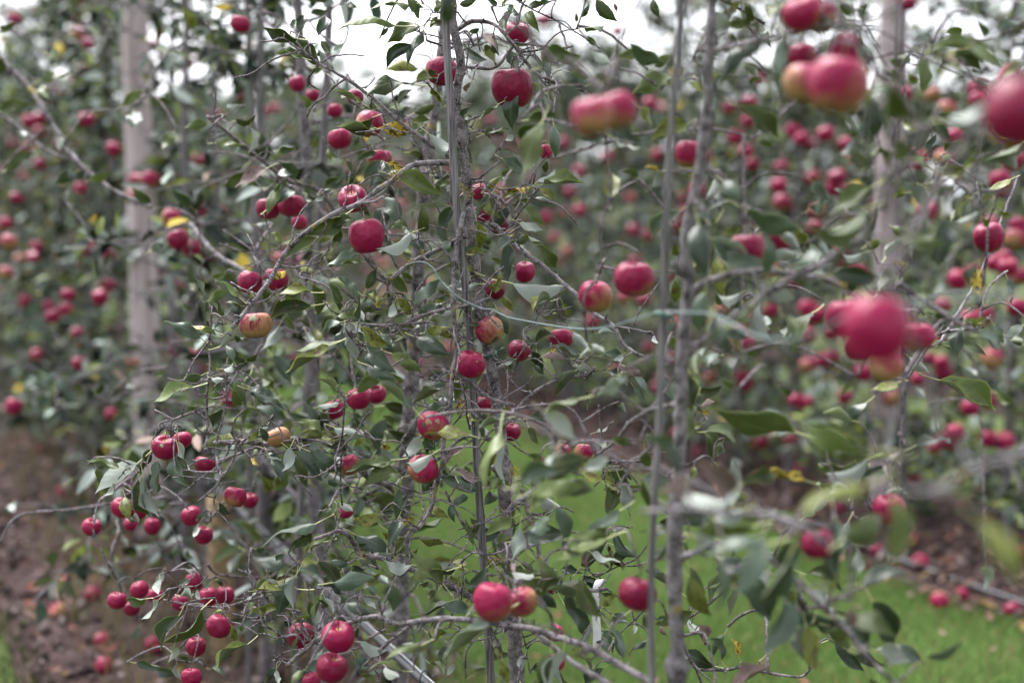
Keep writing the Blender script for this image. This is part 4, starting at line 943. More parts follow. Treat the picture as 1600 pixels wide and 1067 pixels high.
# apples near the camera: tile 0 pixels x,y, width px, depth, yellow, dark, streak, label
APPLES = [
 (800, 137, 68, 2.62, .22, .55, .2, 'deep crimson apple with a dark pit and a leaf hanging over it'),
 (690, 112, 50, 2.78, .25, .3, .3, 'pink-red apple behind the trunk and cane near the top'),
 (808, 52, 40, 2.72, .30, .0, .2, 'bright scarlet apple beneath the arching twig at the top'),
 (577, 194, 45, 2.86, .42, .15, .2, 'pink apple with greenish base above the yellow spotted leaf'),
 (531, 217, 38, 2.92, .15, .1, .2, 'pink apple just left of the one by the yellow leaf'),
 (551, 311, 46, 2.63, .34, .15, .3, 'pink apple with speck, its stalk bent over the lichened branch'),
 (573, 369, 57, 2.58, .12, .2, .3, 'smooth crimson apple hanging straight below the lichened branch'),
 (400, 508, 51, 2.60, .62, .2, 1.0, 'red and yellow striped apple with a pecked green patch'),
 (390, 441, 39, 2.85, .15, .25, .2, 'crimson apple behind the branch above the striped apple'),
 (431, 437, 40, 2.87, .30, .35, .2, 'dark red apple behind a small yellow leaf on the branch'),
 (455, 321, 42, 2.95, .20, .35, .2, 'dusky red apple of a pair, left of the pink speckled one'),
 (419, 326, 38, 2.98, .20, .35, .2, 'red apple half hidden by a drooping leaf, paired with a dusky one'),
 (468, 348, 26, 3.2, .25, .0, .2, 'pale pink apple below the dusky pair'),
 (765, 516, 46, 2.58, .58, .45, .3, 'half rotten red and olive apple hanging at the trunk'),
 (735, 569, 47, 2.54, .16, .2, .5, 'red apple with pale nicks in front of the bamboo cane'),
 (676, 665, 49, 2.55, .34, .1, .3, 'pink apple with tan scab patches around its eye'),
 (661, 733, 49, 2.57, .52, .05, .6, 'orange-pink apple hanging just below the scabbed one'),
 (820, 425, 33, 2.78, .18, .1, .2, 'small red apple above the long arched leaf'),
 (772, 452, 36, 2.72, .15, .85, .2, 'dark maroon apple in shade beside the trunk'),  # its shade is put into the skin colour by the dark amount
 (811, 548, 37, 2.78, .42, .55, .4, 'dark red apple with olive base and a bent stalk'),
 (877, 529, 38, 2.80, .20, .05, .2, 'pink lobed apple under the sagging green wire'),
 (757, 632, 30, 2.72, .12, .1, .2, 'red apple peeping between cane and trunk'),
 (799, 675, 30, 2.75, .22, .35, .2, 'red apple half hidden right of the lower trunk'),
 (930, 463, 56, 2.32, .55, .05, .2, 'large pink and yellow apple beside the green wire'),
 (991, 436, 63, 2.12, .30, .2, .2, 'large rosy blurred apple touching the second bamboo cane'),
 (560, 623, 38, 2.75, .12, .2, .2, 'crimson apple under a folded leaf, left of a pair'),
 (588, 616, 32, 2.85, .15, .1, .2, 'red apple at the pair hanging over the grass'),
 (522, 640, 34, 2.95, .32, .2, .2, 'orange-red apple behind the dark upright twig'),
 (435, 683, 38, 2.68, .85, .0, .4, 'mostly yellow apple with a pink flush on the left bough'),
 (258, 699, 40, 2.60, .16, .25, .3, 'red apple with a scar at its stalk on the forked spur'),
 (285, 687, 31, 2.68, .25, .0, .4, 'pink apple tucked behind the scarred one'),
 (320, 726, 34, 2.66, .18, .3, .2, 'crimson apple under the upright twig, left side'),
 (367, 776, 36, 2.64, .40, .25, .3, 'dull orange-red apple at the end of a hanging twig'),
 (143, 823, 31, 2.95, .28, .1, .2, 'lone pink apple hanging over bare soil at the left'),
 (190, 793, 32, 2.95, .12, .1, .2, 'red apple behind a spotted pale leaf over the soil'),
 (215, 797, 30, 3.0, .12, .3, .2, 'red apple right of the spotted pale leaf'),
 (238, 822, 27, 3.2, .15, .4, .2, 'dim red apple low behind the leaf pair'),
 (204, 819, 22, 3.3, .15, .3, .2, 'small dim red apple under the spotted leaf'),
 (299, 806, 33, 2.95, .10, .25, .2, 'crimson apple above a greyer one over dry grass'),
 (318, 836, 29, 2.98, .25, .35, .2, 'muted red apple just below a crimson one'),
 (391, 782, 26, 3.1, .25, .2, .2, 'blurred red apple behind the orange-red one'),
 (183, 938, 30, 2.95, .12, .15, .2, 'leftmost apple of the low cluster over the soil'),
 (218, 921, 30, 2.93, .12, .1, .2, 'topmost apple of the low cluster over the soil'),
 (206, 950, 27, 3.0, .15, .4, .2, 'darkest lower apple of the low cluster'),
 (242, 930, 25, 3.05, .2, .2, .2, 'hindmost apple of the low cluster, next to a leaf'),
 (304, 908, 31, 2.95, .15, .25, .2, 'red apple above the looping low twig'),
 (326, 932, 32, 2.9, .25, .1, .2, 'red apple behind the looping low twig'),
 (351, 930, 29, 2.95, .25, .15, .2, 'red apple at the right of the looping low twig'),
 (281, 941, 27, 3.0, .25, .2, .2, 'red apple at the left of the looping low twig'),
 (342, 978, 39, 2.68, .12, .3, .2, 'crimson apple hanging under the looping low twig'),
 (306, 1010, 31, 2.75, .12, .3, .2, 'round red apple below the crimson one, lower left'),
 (299, 1058, 32, 2.7, .12, .15, .2, 'red apple cut by the bottom edge, lower left'),
 (470, 993, 44, 2.66, .12, .65, .2, 'dark crimson apple behind a spur at the bottom'),
 (528, 995, 54, 2.40, .10, .05, .2, 'bright magenta-red apple, upper of the bottom pair'),
 (518, 1043, 50, 2.45, .12, .5, .3, 'dull dark red apple, lower of the bottom pair'),
 (487, 1064, 29, 2.62, .2, .0, .3, 'pink apple top with upright stalk at the bottom edge'),
 (770, 940, 64, 2.08, .45, .0, .2, 'blurred pink and yellow apple in front of the cane foot'),
 (815, 940, 52, 2.14, .55, .1, .2, 'blurred orange apple behind a stem, right of the pink one'),
 (996, 928, 61, 2.06, .08, .6, .2, 'blurred dark red apple beside the near trunk over grass'),
 (857, 912, 34, 2.7, .15, .15, .2, 'red apple half hidden under the lichened horizontal bough'),
 (866, 1036, 32, 2.65, .45, .0, .2, 'orange-red apple low among leaves over the grass'),
 (866, 988, 28, 2.75, .3, .1, .2, 'pink apple peeping over the crossing limbs'),
 (546, 726, 34, 2.72, .35, .1, .2, 'orange-red apple behind the large folded leaf'),
 (880, 705, 24, 2.85, .15, .0, .2, 'small pink apple right of the looping stub'),
 (912, 707, 32, 2.62, .65, .0, .9, 'shrivelled peach-coloured apple behind blurred leaves'),
 (842, 720, 18, 2.75, .15, .0, .2, 'tiny pink apple behind the trunk stub'),
 (540, 800, 24, 2.8, .2, .2, .2, 'small red apple beneath the dark upright twig'),
 (748, 300, 30, 2.78, .2, .1, .2, 'red apple tucked right behind the lichened trunk joint'),
 (752, 335, 34, 2.8, .2, .25, .2, 'red apple below the joint, behind a hanging leaf'),
 (779, 350, 34, 2.85, .15, .5, .2, 'dark red apple behind the knobbly fork'),
 (830, 226, 30, 2.7, .2, .1, .2, 'pink apple partly behind the large blurred hanging leaf'),
 (852, 237, 24, 2.75, .2, .0, .2, 'orange-red sliver of apple below the curled leaf edge'),
 (590, 250, 34, 2.95, .35, .2, .2, 'dull red apple behind leaves under the yellow leaf'),
 (600, 248, 26, 3.05, .35, .2, .2, 'small red apple at the right behind leaves under the yellow leaf'),
 (1076, 241, 46, 2.08, .50, .05, .2, 'blurred pink and yellow apple against the near trunk'),
 (1168, 392, 63, 2.02, .18, .4, .2, 'blurred crimson apple with a yellow leaf before it'),
 (1210, 377, 50, 2.2, .15, .5, .2, 'blurred dark red apple just behind the crimson one'),
 (925, 182, 68, 1.55, .40, .0, .2, 'large blurred pink apple behind teal leaves'),
 (964, 174, 64, 1.6, .45, .05, .2, 'large blurred pink apple, right of its twin, upper middle'),
 (1310, 133, 98, 1.55, .50, .0, .2, 'largest blurred pink apple with green base, upper right'),
 (1262, 133, 78, 1.66, .48, .0, .2, 'blurred peach apple left of the largest one'),
 (1253, 88, 45, 1.9, .15, .1, .2, 'blurred rosy apple above the peach one'),
 (1322, 80, 55, 1.85, .15, .05, .2, 'blurred rosy apple behind the top of the largest one'),
 (1254, 22, 64, 1.75, .30, .0, .2, 'blurred pink apple at the top edge, right half'),
 (1285, 28, 46, 1.85, .6, .3, .2, 'blurred olive apple tucked beside the top pink one'),
 (1369, 514, 110, 1.26, .0, .0, .1, 'biggest most blurred magenta apple of the right-hand cluster'),
 (1320, 497, 60, 1.95, .42, .0, .2, 'pale pink apple left in the right-hand cluster'),
 (1434, 526, 52, 1.98, .5, .05, .2, 'salmon apple right in the right-hand cluster'),
 (1385, 572, 52, 1.92, .72, .05, .2, 'orange-green apple lowest in the right-hand cluster'),
 (1342, 545, 46, 2.05, .30, .7, .2, 'shaded red apple behind the big magenta one'),  # shading painted in: a high dark amount deepens the skin colour
 (1597, 174, 118, 1.24, .05, .5, .1, 'huge blurred dark red apple at the right edge'),
 (1390, 796, 50, 2.05, .25, .05, .3, 'pink apple on a hanging stem over the soil, right'),
 (1277, 850, 52, 1.75, .05, .5, .2, 'blurred dark red apple behind a broad hanging leaf'),
 (1545, 371, 48, 2.25, .30, .35, .3, 'red apple with green base near the right edge'),
 (375, 38, 32, 3.5, .10, .1, .2, 'lone red apple against the white sky, top left'),
 (465, 131, 27, 3.4, .15, .05, .2, 'pink apple between two canes, upper left'),
 (489, 149, 24, 3.5, .12, .3, .2, 'small red apple just right of the pink one between canes'),
 (523, 173, 26, 3.3, .12, .15, .2, 'red apple right of the blurred cane'),
 (555, 152, 26, 3.0, .12, .35, .2, 'red apple below the long diagonal branch'),
]
FAR_LEFT = '127,0,20 22,29,22 51,13,16 123,34,18 122,53,22 137,69,20 245,14,16 259,87,18 295,99,22 135,109,20 375,76,18 432,111,22 378,148,24 336,179,18 412,176,18 430,170,16 153,143,16 135,187,26 44,190,22 60,186,22 62,206,20 93,227,20 44,231,18 62,256,20 177,233,24 282,245,18 309,251,22 417,268,22 213,282,26 236,280,28 208,307,26 125,295,22 25,310,22 268,341,32 258,352,26 317,327,24 341,334,28 14,379,26 10,426,24 51,402,22 57,385,20 138,390,28 168,397,24 278,374,36 299,389,32 326,400,26 167,446,24 156,465,26 106,461,24 103,484,24 82,495,24 76,478,18 120,521,22 276,448,20 290,455,20 305,498,24 57,554,20 124,569,26 210,569,24 277,547,28 305,554,28 21,635,28 174,647,22 187,652,18 267,645,22 358,625,28 391,600,26 437,406,28 469,406,24 460,655,22 8,350,22 345,95,16 200,190,16 90,140,18 308,330,20 330,350,20 440,470,22 95,400,20 40,470,20 180,520,18 230,470,18 250,420,18 455,560,22 240,600,20 60,600,18 318,575,20 480,455,22'
FAR_RIGHT = '1555,412 1575,417 1588,373 1597,432 1262,482 1275,492 1205,485 1127,485 1158,537 1262,522 1350,582 1284,564 1262,571 1161,590 1450,561 1475,581 1436,591 1392,622 1235,686 1259,630 1492,676 1482,688 1460,698 1516,637 1139,169 1171,162 1458,148 1414,148 1492,213 1529,158 1528,140 1323,226 1220,262 1175,258 1217,290 1269,278 1308,277 1303,295 1276,331 1222,317 1583,250 1563,283 1548,352 1418,6 1016,162 965,49 849,32 766,187 905,268 854,341 905,330 867,372 1014,368 925,503 661,561 667,448 827,463 975,465 1007,468 1060,680 1150,215 1240,205 1110,590 1165,600 1320,620 1550,560 1590,480 1515,500 1540,625 1570,690 1190,690 1090,300 985,310 990,360 880,225 950,245 700,545 1050,560 1035,590 1340,430 1500,440 1205,420 1450,330 1435,250 1580,120 1480,170 1290,210 890,300 1300,520 1240,440'
FALLEN = '1423,841,26 1544,808,26 1571,817,24 1502,925,28 1583,950,30 1468,936,22 1438,877,22 1370,857,22 1592,864,26 1430,746,20 1530,770,20 1395,715,20 1250,735,18 1185,745,20 1150,715,20 1090,705,18 1310,790,22 96,766,20 98,906,22 143,926,26 89,950,22 159,997,26 240,1006,30 162,1036,30 205,760,18 130,735,16 60,700,16 1210,740,20 1130,760,18'

# ------------------------------------------------------------------ the near trees, from trunk to twig
def proj(p):
    d = p - CAM
    D = d.dot(FW)
    if D <= 0.05: return (-9999, -9999, D)
    return (800 + F * d.x / D, 533.5 - F * d.dot(UP) / D, D)

SAMP = []          # (x, y, z) of all wood of the near trees
TREES = {}
TRUNK_OBJ = {}
def trunk_path(D, spec):
    pts = [P(x, y, D) for x, y, w in spec]; rd = [w * 0.5 * D / F for x, y, w in spec]
    for p in pts: p.y = pts[0].y * 0 + D * math.cos(PITCH) + 0.15 * 0 + (p.y - p.y)   # keep the stem upright in one plane
    return pts, rd
def upright(D, spec):
    """pixels to points in the upright plane y = D"""
    pts = []; rd = []
    for x, y, w in spec:
        d = P(x, y, 1.0) - CAM
        t = D / d.y
        q = CAM + d * t
        if q.z < -0.05:
            q.z = -0.05
        pts.append(q); rd.append(w * 0.5 * D / F)
    return pts, rd

def build_tree(key, name, label, base, group):
    r = empty(name, base)
    tag(r, label, 'tree', group)
    TREES[key] = r
    return r
GRP = 'apple trees of the near row'
for key, tk, label in (('f', 'focus', 'slender apple tree in sharp focus beside a bamboo cane'),
                       ('n', 'near', 'blurred apple tree in front, right of the focused one, with its own cane'),
                       ('t', 'second', 'apple tree with a pale straight trunk just behind the focused one')):
    D, spec = TRUNKS[tk]
    pts, rd = upright(D, spec)
    base = Vector((pts[-1].x, pts[-1].y, 0))
    root = build_tree(key, 'apple_tree', label, base, GRP)
    pp, rr_ = smooth_path(pts, rd, 0.012, 0.05, seed=len(tk))
    # swellings where limbs leave
    rg = random.Random(len(tk) * 3)
    for _ in range(26):
        c = rg.randrange(4, len(pp) - 4); am = rg.uniform(0.1, 0.32); wd = rg.uniform(1.0, 2.4)
        for i in range(max(0, c - 6), min(len(pp), c + 7)):
            rr_[i] *= 1 + am * math.exp(-((i - c) / wd) ** 2)
    mb = MB(); mb.tube(pp, rr_, 12)
    # short dead spurs on the stem
    for _ in range(9):
        c = rg.randrange(6, len(pp) - 40)
        a = rg.uniform(0, 6.28); d = Vector((math.cos(a), math.sin(a), rg.uniform(0.0, 0.6))).normalized()
        l = rg.uniform(0.012, 0.03)
        mb.tube([pp[c], pp[c] + d * (rr_[c] + l * 0.6), pp[c] + d * (rr_[c] + l) + Vector((0, 0, 0.004))], [rr_[c] * 0.45, rr_[c] * 0.36, rr_[c] * 0.33], 6)
    TRUNK_OBJ[key] = mb.obj('trunk', M['bark'], root)
    SAMP += [tuple(p) for p in pp[::2]]
build_tree('v', 'apple_tree', 'blurred apple tree at the left, behind the second trunk', rowpt(ROW1, 3.62), GRP)
build_tree('r', 'apple_tree', 'very blurred apple tree reaching in from the right edge', rowpt(ROW1, 1.33), GRP)

for li, line in enumerate(LIMBS.strip().splitlines()):
    a = line.split()
    key, tile = a[0], a[1]
    w0, w1 = [float(x) for x in a[2].split('>')]
    z0, z1 = [float(x) for x in a[3].split('>')]
    pix = [tuple(float(q) for q in s.split(',')) for s in a[4:]]
    r = random.Random(li)
    n = len(pix); pts = []; rd = []
    wob = 0.0
    for i, (X, Y) in enumerate(pix):
        t = i / (n - 1)
        px, py = tpx(tile, X, Y)
        wob = wob * 0.6 + r.gauss(0, 0.012)
        D = D0 + z0 + (z1 - z0) * t + (wob if 0 < i else 0)
        pts.append(P(px, py, D)); rd.append((w0 + (w1 - w0) * t) * 0.5 * D / F)
    pp, rr_ = smooth_path(pts, rd, 0.008, 0.10, seed=li)
    mb = MB(); mb.tube(pp, rr_, 8)
    # buds, spurs and nodes
    Ltot = sum((pp[i + 1] - pp[i]).length for i in range(len(pp) - 1))
    for _ in range(int(Ltot / 0.028)):
        c = r.randrange(1, len(pp) - 1)
        tdir = (pp[c + 1] - pp[c - 1]).normalized()
        d = (tdir.orthogonal().normalized())
        d = Matrix.Rotation(r.uniform(0, 6.28), 3, tdir) @ d
        d = (d + tdir * r.uniform(0.2, 0.9)).normalized()
        l = rr_[c] + r.uniform(0.002, 0.006) + (r.uniform(0.004, 0.016) if r.random() < 0.25 else 0)
        q = rr_[c] * r.uniform(0.45, 0.7)
        mb.tube([pp[c], pp[c] + d * l * 0.7, pp[c] + d * l], [q, q * 0.85, q * 0.35], 5)
    m_ = M['twig_dark'] if (w0 <= 3.5 and r.random() < 0.7) else (M['twig'] if w0 < 8 else M['bark'])
    mb.obj('branch', m_, TREES[key])
    SAMP += [tuple(p) for p in pp[::2]]

# crusts of yellow lichen that show on the focused tree
def lichen(px, py, D, size, seed):
    r = random.Random(seed); mb = MB()
    c = P(px, py, D)
    for k in range(46):
        p = c + Vector((r.gauss(0, .8), r.gauss(0, 0.5) - 0.3, r.gauss(0, 0.9))) * size
        s = size * r.uniform(0.10, 0.30)
        b = len(mb.v)
        q = Euler((r.random() * 6, r.random() * 6, r.random() * 6)).to_matrix()
        for d in ((1, 0, 0), (-1, 0, 0), (0, 1, 0), (0, -1, 0), (0, 0, 1), (0, 0, -1)):
            mb.v.append(p + q @ (Vector(d) * s * r.uniform(0.5, 1.1)))
        for a in ((0, 2, 4), (2, 1, 4), (1, 3, 4), (3, 0, 4), (2, 0, 5), (1, 2, 5), (3, 1, 5), (0, 3, 5)):
            mb.f.append(tuple(b + i for i in a)); mb.mi.append(0)
    return mb.obj('lichen', M['lichen'], TRUNK_OBJ['f'])
for i, (x, y, D, s) in enumerate([(712, 175, 2.60, .007), (720, 224, 2.60, .007), (727, 253, 2.60, .006), (722, 292, 2.59, .006), (733, 305, 2.60, .006), (716, 300, 2.57, .005), (740, 358, 2.60, .005),
        (621, 267, 2.585, .008), (612, 274, 2.58, .006), (618, 278, 2.58, .005), (641, 410, 2.60, .006), (610, 435, 2.60, .005), (660, 396, 2.60, .004), (712, 481, 2.54, .004), (703, 458, 2.56, .005), (767, 873, 2.60, .007), (778, 875, 2.60, .006), (566, 867, 2.53, .006), (808, 742, 2.6, .009), (802, 733, 2.6, .006), (727, 946, 2.52, .007)]):
    lichen(x, y, D, s, i)

# ------------------------------------------------------------------ traced leaves
import re
def owner(px, py, D):
    if D < 2.35 and px > 1215 and py < 760: return 'r'
    if D > 2.45 and px < 450 and py > 470: return 't'
    if 880 < py and px < 620 and D > 2.3: return 't'
    if D < 2.32 and px > 640: return 'n'
    if px > 955: return 'n'
    if D > 2.72 and px < 640 and py < 620: return 'v'
    if D > 2.82 and px < 740: return 't'
    if px < 560 and 860 < py < 1010 and D < 2.6: return 'f'
    return 'f'
NEED = {k: [] for k in TREES}     # points that a twig must reach
lr = random.Random(5)
for tile, s in LEAFDATA.items():
    for item in s.split('|'):
        b, t, w = item.split()
        m_ = re.match(r'([\d.]+?)([gdpyYb])(-?[\d.]*)$', w)
        wp = float(m_.group(1)); ty = m_.group(2); dz = float(m_.group(3) or 0)
        bx, by = tpx(tile, *[float(q) for q in b.split(',')]); tx, ty_ = tpx(tile, *[float(q) for q in t.split(',')])
        D = D0 + dz + lr.gauss(0, 0.018)
        sc_ = TILE[tile][2]
        base = P(bx, by, D); tip = P(tx, ty_, D + lr.gauss(0, 0.018))
        k = owner(bx, by, D)
        e = put_leaf(TREES[k], base, tip, wp * sc_ * D / F, ty, lr)
        NEED[k].append(e)

xr = random.Random(17)
def extra(key, n, zmin, zmax, x0, x1, y0, y1, d0=D0 - 0.12, d1=3.2):
    c = [Vector(q) for q in SAMP]
    k = 0
    while k < n:
        q = xr.choice(c); px, py, D = proj(q)
        if not (x0 < px < x1 and y0 < py < y1 and d0 < D < d1): continue
        d = Vector((xr.gauss(0, 1), xr.gauss(0, .6), xr.gauss(-0.1, 0.7))).normalized()
        back = FW * xr.uniform(zmin, zmax)
        b = q + back + d * xr.uniform(0.02, 0.07); L = xr.uniform(0.045, 0.075)
        e = put_leaf(TREES[key], b, b + d * L, L * xr.uniform(0.2, 0.5), xr.choices('gdpyb', [5, 4, 1.6, 1.6, .4])[0], xr)
        NEED[key].append(e); k += 1
extra('f', 8, 0.02, 0.12, 450, 900, 0, 1067)
extra('v', 40, 0.02, 0.35, 430, 620, 100, 900)
extra('t', 90, 0.15, 0.5, 430, 800, 60, 1067)
extra('v', 110, 0.4, 0.9, 180, 560, 150, 1000)
extra('n', 62, -0.45, 0.1, 700, 1290, 640, 1067)
extra('r', 60, -0.05, 0.2, 1080, 1560, 740, 1067, 1.2, 2.4)
extra('r', 40, -0.1, 0.2, 1100, 1600, 150, 740, 1.4, 2.4)

# ------------------------------------------------------------------ apples close by
special = {}
for (x, y, w, D, ye, da, st, label) in APPLES:
    rad = w * 0.5 * D / F
    kw = {}
    if 'scab patches' in label: kw = dict(kind=0, tilt=(-0.55, 0.25), spin=0.0)
    if 'half rotten' in label: kw = dict(kind=1, tilt=(0.2, -0.5), spin=0.0)
    if 'pecked' in label: kw = dict(kind=1, tilt=(-0.05, 0.0), spin=0.0)
    if 'pale nicks' in label: kw = dict(kind=0, tilt=(0.15, 0.2), spin=0.0)
    if 'dark pit' in label: kw = dict(kind=2, tilt=(0.1, -0.1), spin=0.3)
    if 'stalk bent over' in label: kw = dict(kind=1, tilt=(0.75, -0.1), spin=0.0)
    if 'scar at its stalk' in label: kw = dict(kind=0, tilt=(0.45, 0.1), spin=0.0)
    if 'large pink and yellow' in label or 'large rosy' in label: kw = dict(tilt=(0.15, 0.05), spin=0.0)
    o = put_apple(P(x, y, D), rad, label, 'apples hanging on the near trees', ye, da, st, **kw)
    def part(t0, ph0, size, m__, nm, sd):
        c = bpy.data.objects.new(nm, patch_mesh(kw['kind'], t0, ph0, size, m__, nm, sd)); COL.objects.link(c); c.parent = o
    FR = -math.pi / 2       # the side that faces the camera
    if 'scab patches' in label:
        part(1.55, FR + 0.25, 0.17, M['scab'], 'scab', 1); part(1.75, FR - 0.35, 0.22, M['scab'], 'scab', 2); part(2.05, FR - 0.65, 0.2, M['rot'], 'scab', 3)
    if 'half rotten' in label:
        part(2.2, FR + 0.2, 0.30, M['rot'], 'rotten_patch', 4); part(1.15, FR + 0.75, 0.32, M['scab'], 'rotten_patch', 5)
    if 'pecked' in label:
        part(1.05, FR - 0.05, 0.22, M['flesh'], 'pecked_patch', 6)
    if 'pale nicks' in label:
        part(1.0, FR + 0.45, 0.08, M['scab'], 'nick', 7); part(1.35, FR - 0.9, 0.12, M['scab'], 'nick', 8); part(1.9, FR + 0.8, 0.08, M['scab'], 'nick', 9)
    if 'dark pit' in label:
        part(1.0, FR - 0.45, 0.08, M['rot'], 'pit', 10)
    if 'stalk bent over' in label:
        part(1.2, FR - 0.55, 0.09, M['rot'], 'speck', 11); part(1.9, FR - 0.6, 0.12, M['scab'], 'speck', 12)
    if 'scar at its stalk' in label:
        part(0.75, FR - 0.1, 0.16, M['flesh'], 'scar', 13)
    k = owner(x, y, D)
    top, _ = apple_tops[-1]
    NEED[k].append(top)

# ------------------------------------------------------------------ twigs that carry those leaves and apples
S_ = np.array(SAMP)
for key, pts in NEED.items():
    r = random.Random(ord(key))
    dist = [float(np.min(np.linalg.norm(S_ - np.array(tuple(p)), axis=1))) for p in pts]
    mb = MB()
    for i in sorted(range(len(pts)), key=lambda q: dist[q]):
        p = pts[i]
        dd = np.linalg.norm(S_ - np.array(tuple(p)), axis=1)
        j = int(np.argmin(dd)); d = float(dd[j])
        if d < 0.004: continue
        if d > 0.75: continue
        a = Vector(S_[j])
        side = (p - a).orthogonal().normalized() * d * r.uniform(-0.22, 0.22)
        sag = Vector((0, 0, d * r.uniform(0.03, 0.22)))
        ra = 0.0010 + min(0.0022, d * 0.010)
        path = [a, a.lerp(p, 0.35) + side + sag, a.lerp(p, 0.7) + side * 0.6 + sag * 0.7, p]
        pp, rr_ = smooth_path(path, [ra * 1.25, ra, ra * 0.9, ra * 0.85], 0.012, 0.16, seed=i)
        mb.tube(pp, rr_, 5)
        for c in range(2, len(pp) - 1, 4):
            if r.random() < 0.6:
                tdir = (pp[c] - pp[c - 1]).normalized()
                dv = Matrix.Rotation(r.uniform(0, 6.28), 3, tdir) @ tdir.orthogonal().normalized() + tdir * 0.5
                l = r.uniform(0.002, 0.006)
                mb.tube([pp[c], pp[c] + dv * l], [rr_[c] * 1.1, rr_[c] * 0.4], 4)
        S_ = np.vstack([S_, np.array([tuple(q) for q in pp[1:]])])
    if key in 'ft':
        made = 0
        src = [Vector(q) for q in SAMP]
        while made < (210 if key == 'f' else 110):
            q = r.choice(src); px, py, D = proj(q)
            if not (300 < px < 1000 and 0 < py < 1067 and (2.45 < D < 2.75 if key == 'f' else 2.75 < D < 3.2)): continue
            d = Vector((r.gauss(0, 1), r.gauss(0, 0.6), r.gauss(0.2, 0.7))).normalized(); l = r.uniform(0.04, 0.14)
            path = [q]; cur = q
            for s_ in range(4):
                d = (d + Vector((r.gauss(0, .35), r.gauss(0, .25), r.gauss(0.02, .35)))).normalized()
                cur = cur + d * l / 4; path.append(cur)
            ra = r.uniform(0.0011, 0.0019)
            pp, rr_ = smooth_path(path, [ra * 1.3, ra * 1.1, ra, ra, ra * 0.9], 0.008, 0.16, seed=made)
            mb.tube(pp, rr_, 5)
            for c in range(1, len(pp) - 1, 3):
                tdir = (pp[c] - pp[c - 1]).normalized()
                dv = Matrix.Rotation(r.uniform(0, 6.28), 3, tdir) @ tdir.orthogonal().normalized() + tdir * 0.5
                l2 = r.uniform(0.0025, 0.008)
                mb.tube([pp[c], pp[c] + dv * l2], [rr_[c] * 1.15, rr_[c] * 0.6], 4)
            made += 1
    if mb.v:
        o = mb.obj('twigs', M['twig'], TREES[key]); o['kind'] = 'stuff'

# ------------------------------------------------------------------ orchard trees built from a pattern
PAL = [((0.034, 0.050, 0.018), 4), ((0.085, 0.105, 0.040), 5), ((0.024, 0.040, 0.028), 3), ((0.075, 0.100, 0.078), 5), ((0.21, 0.24, 0.22), 5), ((0.11, 0.135, 0.03), 2.0), ((0.36, 0.27, 0.05), 0.35), ((0.19, 0.14, 0.12), 0.6)]
PW = [w for c, w in PAL]
def gen_tree(seed, nl=900, H=None):
    r = random.Random(seed)
    H = H or r.uniform(2.6, 3.0)
    tp = []; tr = []
    x = y = 0.0
    n = 12
    for i in range(n + 1):
        t = i / n
        x += r.gauss(0, 0.012); y += r.gauss(0, 0.012)
        tp.append(Vector((x, y, -0.03 + (H + 0.03) * t))); tr.append(0.019 * (1 - t) + 0.004 + (0.006 if i == 0 else 0))
    mb = MB()
    pp, rr_ = smooth_path(tp, tr, 0.06, 0.08, seed)
    mb.tube(pp, rr_, 8)
    tips = []
    az = r.uniform(0, 6.28)
    nb = r.randint(22, 27)
    for k in range(nb):
        t = 0.10 + 0.86 * (k + r.random() * 0.6) / nb
        c = pp[min(len(pp) - 1, int(t * (len(pp) - 1)))]
        az += 2.4 + r.gauss(0, 0.4)
        L = (0.72 - 0.46 * t) * r.uniform(0.65, 1.15)
        el = r.uniform(-0.1, 0.55)
        d = Vector((math.cos(az) * math.cos(el), math.sin(az) * math.cos(el), math.sin(el)))
        q = [c]
        cur = c
        for s in range(4):
            d = (d + Vector((r.gauss(0, 0.18), r.gauss(0, 0.18), r.gauss(-0.06, 0.16)))).normalized()
            cur = cur + d * L / 4
            q.append(cur)
        r0 = 0.0085 * (1 - 0.5 * t)
        bp, br = smooth_path(q, [r0, r0 * .8, r0 * .62, r0 * .5, r0 * .35], 0.05, 0.1, seed + k)
        mb.tube(bp, br, 6)
        tips.append(bp)
        for s in range(r.randint(2, 4)):
            c2 = bp[r.randrange(len(bp) // 4, len(bp))]
            d2 = Vector((r.gauss(0, 1), r.gauss(0, 1), r.gauss(0.1, 0.7))).normalized()
            l2 = r.uniform(0.09, 0.26)
            w = [c2, c2 + d2 * l2 * .5 + Vector((0, 0, 0.01)), c2 + d2 * l2]
            b2, r2 = smooth_path(w, [r0 * .45, r0 * .35, r0 * .25], 0.05, 0.1, seed + k + s)
            mb.tube(b2, r2, 5)
            tips.append(b2)
    wts = [sum((b[i + 1] - b[i]).length for i in range(len(b) - 1)) + 0.05 for b in tips]
    leaves = []
    while len(leaves) < nl:
        b = r.choices(tips, wts)[0]
        p = b[r.randrange(len(b) // 5, len(b))]
        for _ in range(r.randint(1, 4)):
            d = Vector((r.gauss(0, 1), r.gauss(0, 1), r.gauss(-0.15, 0.7))).normalized()
            leaves.append((p + d * r.uniform(0.012, 0.035), d, r.uniform(0.045, 0.088), r.choices(range(len(PAL)), PW)[0], r.uniform(-1.2, 1.2)))
    return mb, leaves, tips

